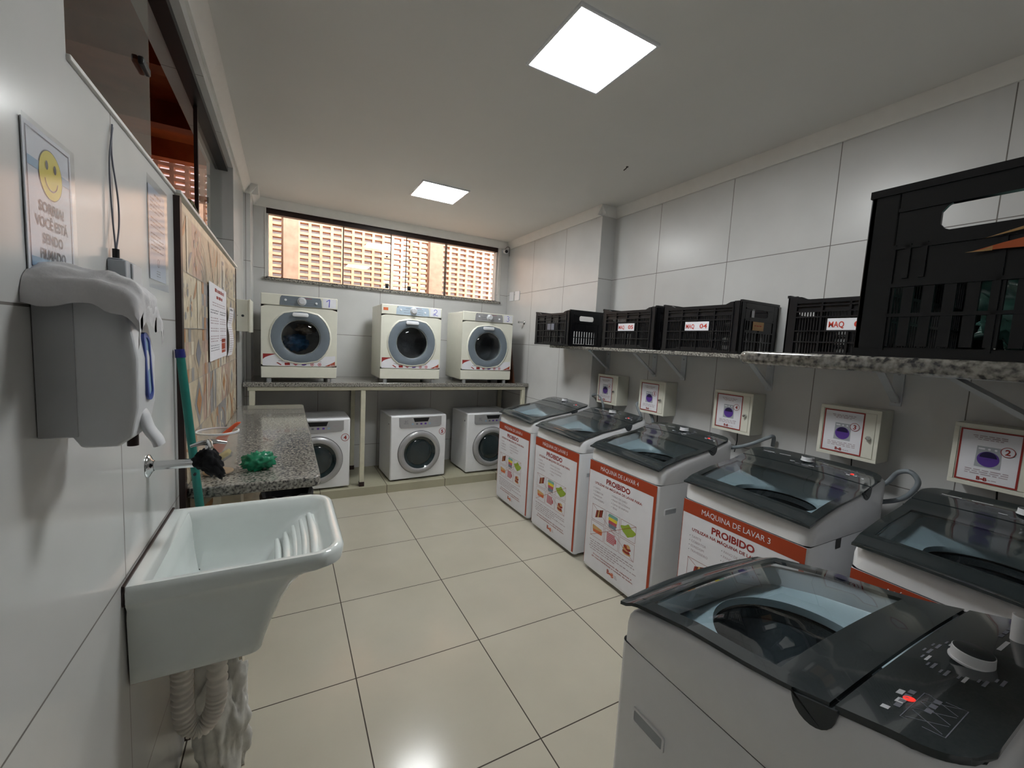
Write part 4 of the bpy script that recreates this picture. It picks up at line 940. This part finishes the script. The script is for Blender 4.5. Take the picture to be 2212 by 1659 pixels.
# smiley sign
sg = thing('notice_sign', 'smiley notice in a clear sleeve reading SORRIA! VOCÊ ESTÁ SENDO FILMADO', 'sign', (XL+.0012,-2.685,1.70))
m = M(); m.box((0,-.075,-.105),(.0015,.075,.105)); sp_ = m.build('sheet', ptile, sg, smooth=0)
g = G(); U_ = lambda u, v, w: (.0017+w, u, v)
inkg = greyd; e = .0003
g.frame(-.068,-.098,.068,.098,.0016, dpurple, e); g.rect(-.067,-.097,.067,-.083, skyp, e); g.rect(-.067,.045,.067,.058, skyp, e)
g.disc(.002,.047,.0375, black, 1.5*e, 40); g.disc(.002,.047,.0362, smile, 2*e, 40); g.disc(-.011,.060,.0045, black, 3*e, 16, ry=.007); g.disc(.015,.060,.0045, black, 3*e, 16, ry=.007); g.ring(.002,.045,.022,.0022, brownp, 3*e, 18, a0=PI+.25, a1=2*PI-.25)
for i, (s_, wd) in enumerate((('SORRIA!',.080),('VOCÊ ESTÁ',.104),('SENDO',.066),('FILMADO',.082))): g.text(s_, 0, -.012-i*.0235, .0145, greyd, e*2, width=wd, align='C', bold=.03)
g.build('print', U_, sp_)
m = M(); m.box((.0035,-.080,-.112),(.0042,.082,.110)); m.build('clear_sleeve', sleeve, sg, smooth=0)
# A4 notice
nt_ = thing('paper_notice', 'printed paper notice in a plastic sleeve beside the tile panel edge', 'paper', (XL+.0012,-2.055,1.777))
m = M(); m.box((0,-.085,-.125),(.0012,.085,.125)); s2 = m.build('sheet', mat('bluish_paper', (190,198,214), .6), nt_, smooth=0)
g = G(); random.seed(11); g.scrib(-.03,.04,.105,.007, greyd, .0003, .02)
for i in range(14):
    if i in (4, 8): continue
    g.scrib(-.07,.068 if i % 3 else .03,.092-i*.0105,.004, greyd, .0003, .02)
g.ring(0,-.075,.012,.002, greyd, .0003, 14); g.line(-.01,-.085,.02,-.06,.0015, greyd,.0003)
for i in range(3): g.scrib(-.02,.02,-.1-i*.007,.003, greyd, .0003,.015)
g.build('print', lambda u, v, w: (.0013+w, u, v), s2)
m = M(); m.box((.0030,-.105,-.150),(.0036,.105,.145)); m.build('clear_sleeve', sleeve, nt_, smooth=0)
# posters on patchwork tiles
pn_ = thing('paper_notice', 'large white notice with a rust-red corner picture on the patchwork tiles', 'poster', (XL+.0165,-.95,1.555))
m = M(); m.box((0,-.31,-.185),(.0015,.31,.185)); s3 = m.build('sheet', ptile, pn_, smooth=0)
g = G(); g.text('NORMAS', 0,.145,.02, redtxt,.0004, align='C') if False else None
g.scrib(-.14,.20,.150,.018, redtxt,.0004,.06); g.scrib(-.09,.14,.118,.016, redtxt,.0004,.06)
for i in range(2): g.scrib(-.22,.24,.092-i*.012,.005, greytxt,.0004,.05)
for c0, c1 in ((-.28,-.02),(.03,.28)):
    for i in range(13):
        if i in (2,6,9): continue
        g.scrib(c0,c1,.055-i*.0125,.005, greyd if i < 2 else greytxt,.0004,.05)
for i in range(3): g.scrib(-.28,0,-.115-i*.012,.004, greyd,.0004,.05)
g.rect(.09,-.160,.23,-.085, redb,.0004); g.rect(.23,-.160,.27,-.085, greytxt,.0004); g.rect(.09,-.108,.23,-.105, ptile,.0006); g.rect(.09,-.145,.23,-.142, ptile,.0006)
g.build('print', lambda u, v, w: (.0016+w, u, v), s3)
rp_ = thing('paper_notice', 'narrow curling white paper with fine print right of the large notice', 'paper', (XL+.0165,-.53,1.51))
m = M()
def RP(u, v): return (0.001+.014*abs(math.sin(v*4.2)), -.085+.17*u, 0)
rings = []
for k in range(15):
    v = k/14; x_ = .002+.012*abs(math.sin(v*5)); z = -.145+.29*v; rings.append([(x_,-.085,z),(x_+.004,.085,z),(x_+.0052,.085,z),(x_+.0012,-.085,z)])
m.loft(rings); m.build('sheet', ptile, rp_)
g = G(); random.seed(14); g.scrib(-.07,.05,.125,.012, greyd, 0, .04)
for i in range(18): g.scrib(-.075,.07,.105-i*.0135,.005, greytxt, 0, .03)
g.build('print', lambda u, v, w: (.0016+.002+.012*abs(math.sin((v+.145)/.29*5))+.0021*(u+.085)/.085, u, v), rp_)
# small grey junction box with cable by the dispenser
jb = thing('junction_box', 'small grey plastic box with two thin wires rising, behind the dispenser', 'box', (XL+.0005,-2.40,1.635))
m = M(); m.box((0,-.05,-.03),(.030,.05,.022)); m.box((0,-.045,.022),(.024,.045,.026)); m.build('case', gplastic, jb, bevel=.004)
m = M(); m.box((.030,-.02,-.026),(.034,.045,.02)); m.build('front_cover', lgrey, jb, bevel=.002)
m = M(); m.cyl((.009,-.028,.024),(.009,-.028,.046),.006,n=12); pg = m.build('plug', black, jb)
m = M(); m.tube(catmull([(.009,-.028,.044),(.006,-.032,.12),(.004,-.030,.22),(.003,0.0,.30)], 8), .0016, 8); m.tube(catmull([(.009,-.026,.044),(.008,-.0,.10),(.006,.006,.16),(.004,-.015,.24),(.003,-.002,.305)], 8), .0016, 8); m.build('wire', greyd, jb)
# electrical box by column
eb = thing('electrical_box', 'white electrical box with round key hole beside the left column', 'electrical box', (XL+.0005,.20,1.514))
m = M(); m.box((0,-.135,0),(.082,.135,.232)); m.build('case', cream, eb, bevel=.002)
m = M(); m.box((.082,-.145,-.006),(.094,.145,.238)); m.build('cover', cream, eb, bevel=.002)
m = M(); m.lathe([(.009,.001),(.009,-.0015),(.0005,-.0015)], (.045,-.135,.115), 'Y', 18); m.lathe([(.003,.001),(.003,-.0015),(.0005,-.0015)], (.012,-.135,.115), 'Y', 10); m.build('keyhole', dgrey, eb)
# wall switches, wall spout, camera
for y, l in ((1.0,'white blank wall plate high on the right wall, nearer the window'),(.86,'white blank wall plate high on the right wall, farther from the window')):
    m = M(); m.box((XF-.008,y-.055,2.055),(XF-.0005,y+.055,2.165)); tag(m.build('wall_plate', wplastic, bevel=.003), l, 'wall plate', 'twin white wall plates')
wt = thing('wall_spout', 'short chrome water outlet on the right wall beyond the crates', 'faucet', (XF-.0005,.66,1.787))
m = M(); m.lathe([(.022,0),(.021,-.005),(.011,-.012),(.010,-.06),(.014,-.062),(.014,-.078),(.0005,-.079)], (0,0,0), 'X', 20, c0=True); m.build('pipe', chrome, wt, smooth=50)
sc_ = thing('security_camera', 'small white bullet security camera in the corner above the window', 'security camera', (2.09,YB-.002,ZC-.105))
m = M(); m.cyl((0,-.0,.0),(0,-.02,0),.022,n=20); m.cyl((0,-.02,0),(0,-.05,-.008),.008,n=12); m.build('mount', wplastic, sc_)
m = M(); v_ = Vector((-.28,-1,-.15)).normalized(); c_ = Vector((0,-.055,-.012)); m.cyl(c_-v_*.01, c_+v_*.065, .024, .026, n=24); m.build('housing', wplastic, sc_, bevel=.003)
m = M(); m.cyl(c_+v_*.0645, c_+v_*.0665, .019, n=24); m.build('lens', black, sc_)
m = M(); m.tube(catmull([(.01,-.002,.01),(.03,-.03,.05),(.055,-.05,.045),(.07,-.02,.0),(.078,-.01,-.05)], 6), .0025, 8); m.build('cable', black, sc_)

# ================================================================== COUNTER THINGS
cp_ = thing('plastic_tub', 'clear plastic tub holding a brush and sponge on the granite worktop', 'tub', (-.515,-1.665,.9555))
m = M(); m.lathe([(.052,.001),(.054,.003),(.068,.168),(.0665,.168),(.0525,.006),(.0005,.005)], (0,0,0), 'Z', 40); m.build('wall', cupm, cp_, smooth=50)
m = M(); m.lathe([(.068,.164),(.0715,.166),(.0715,.172),(.0675,.173),(.0665,.168)], (0,0,0), 'Z', 40); m.build('rim', wplastic, cp_, smooth=60)
m = M(); m.lathe([(.051,.0056),(.051,.010),(.0005,.010)], (0,0,0), 'Z', 32, 0); o = m.build('liquid', tanp, cp_)
bs = thing('scrub_brush', 'orange plastic brush leaning out of the clear tub', 'brush', (-.515,-1.665,.9555))
m = M(); m.loft([[Vector((x,y,z))+Vector((a,b,0)) for a, b in rr(w_,h_,min(w_,h_)*.4,4)] for x, y, z, w_, h_ in ((-.012,.0,.085,.05,.022),(.0,.0,.115,.055,.024),(.012,.0,.14,.04,.02),(.04,.0,.175,.022,.014),(.064,0,.197,.02,.013),(.070,0,.203,.014,.010))]); m.build('handle', orangef, bs, smooth=50, bevel=.002)
sp2 = thing('sponge', 'yellow and grey sponge inside the clear tub', 'sponge', (-.515,-1.665,.9555))
m = M(); m.cbox((0,0,0),(.085,.05,.018)); m.xf(Matrix.Translation((.004,.002,.062)) @ Matrix.Rotation(-.6,4,'Y')); m.build('foam', sponge, sp2, bevel=.006)
m = M(); m.cbox((0,0,-.0135),(.085,.05,.008)); m.xf(Matrix.Translation((.004,.002,.062)) @ Matrix.Rotation(-.6,4,'Y')); m.build('scourer', spongeg, sp2, bevel=.003)
gb = blob('plastic_bag', (-.378,-1.655,.990), (.056,.042,.036), bagm, 31, .38, flat=-.0345, ridged=.55, freq=2.6)
tag(gb, 'crumpled green plastic bag lying on the granite worktop', 'bag')
# bin below counter
wb = thing('waste_bin', 'black bag-lined bin under the far part of the low worktop', 'bin', (-.27,-.42,0))
m = M(); m.lathe([(.11,0),(.12,.01),(.145,.33),(.15,.335),(.148,.34),(.138,.33),(.115,.02),(.0005,.015)], (0,0,0), 'Z', 36, c0=True); m.build('body', redb, wb, smooth=50)
m = M(); m.lathe([(.150,.24),(.156,.30),(.165,.40),(.155,.425),(.135,.42),(.125,.34),(.0005,.30)], (0,0,0), 'Z', 48)
m.v = [(v[0]*(1+.03*math.sin(9*math.atan2(v[1],v[0]+1e-6))), v[1]*(1+.03*math.sin(7*math.atan2(v[1],v[0]+1e-6))), v[2]+.012*math.sin(5*math.atan2(v[1],v[0]+1e-6))) for v in m.v]; m.build('bin_liner', black, wb, smooth=60)

# broom pole and wet mop cloth
bp_ = thing('broom', 'teal pole with navy cap leaning on the left wall behind the sink', 'broom')
m = M(); A_, B_ = Vector((-.588,-1.885,1.425)), Vector((-.462,-1.915,.03)); m.tube([A_+(B_-A_)*i/12 for i in range(13)], .0125, 14); pl = m.build('pole', teal, bp_)
m = M(); d_ = (A_-B_).normalized(); m.cyl(A_-d_*.002, A_+d_*.026, .0145, .0135, 16); m.build('end_cap', navy, bp_)
m = M(); m.cyl((-.588+.0368,-1.8985,1.03),(-.588+.0368,-1.9165,1.03),.0045,n=10); m.build('hole', black, pl)
m = M(); m.box((-.53,-1.93,.0),(-.40,-1.90,.03)); m.build('head', dgrey, bp_, bevel=.004)
mc = blob('mop_cloth', (-.462,-2.03,.19), (.075,.06,.24), clothdirty, 17, .42, flat=-.1895, ridged=.45, freq=1.5, subdiv=5)
tag(mc, 'dirty white floor cloth heaped around the foot of the teal pole', 'cloth')
# carved figurine and dark knob on the sill
fg = blob('figurine', (-.700,-.93,2.075), (.030,.05,.060), figm, 2, .35, subdiv=4)
for v in fg.data.vertices:
    h = v.co.z-2.075
    v.co.y += h*-.9
    v.co.x -= .0
tag(fg, 'dark olive carved bird figurine on the sill of the left opening', 'figurine'); 
fr_ = fg
me = fg.data
# beak and tail joined into the same body
bm = bmesh.new(); bm.from_mesh(me)
def cone(p0, p1, r0, r1):
    mm = M(); mm.cyl(p0, p1, r0, r1, 10); vs = [bm.verts.new(v) for v in mm.v]
    for f in mm.f: bm.faces.new([vs[i] for i in f])
cone((-.70,-.86,2.06),(-.695,-.70,2.06),.028,.006); cone((-.70,-.99,2.13),(-.70,-1.03,2.10),.02,.005); cone((-.70,-.93,1.976),(-.70,-.93,2.04),.03,.02)
bm.to_mesh(me); bm.free()
m = M(); m.lathe([(.012,.0),(.014,.02),(.008,.03),(.016,.045),(.012,.062),(.0005,.066)], (-.70,-1.66,1.973), 'Z', 16, c0=True); tag(m.build('figurine', black, smooth=50), 'tiny black figurine standing alone on the sill', 'figurine')
# white plastic clip at the far edge of the nearest washer's panel
pa = thing('plastic_clip', 'small white plastic clip standing at the right edge of the nearest control panel', 'clip', (.969,-3.437,1.001)); pa.rotation_euler = (0,0,.5)
m = M(); oc = [(.015*math.cos(a), .012*math.sin(a)) for a in [PI*.12+2*PI*.80*i/16 for i in range(17)]]
ic = [(p[0]*.8, p[1]*.8) for p in oc[::-1]]
m.loft([[(a+z*.1, b, z) for a, b in oc+ic] for z in (0,.006,.05,.056)]); m.build('shell', wplastic, pa, smooth=50, bevel=.0008)
m = M(); m.box((-.004,-.006,.010),(.004,.006,.048)); m.build('pin', lgrey, pa)
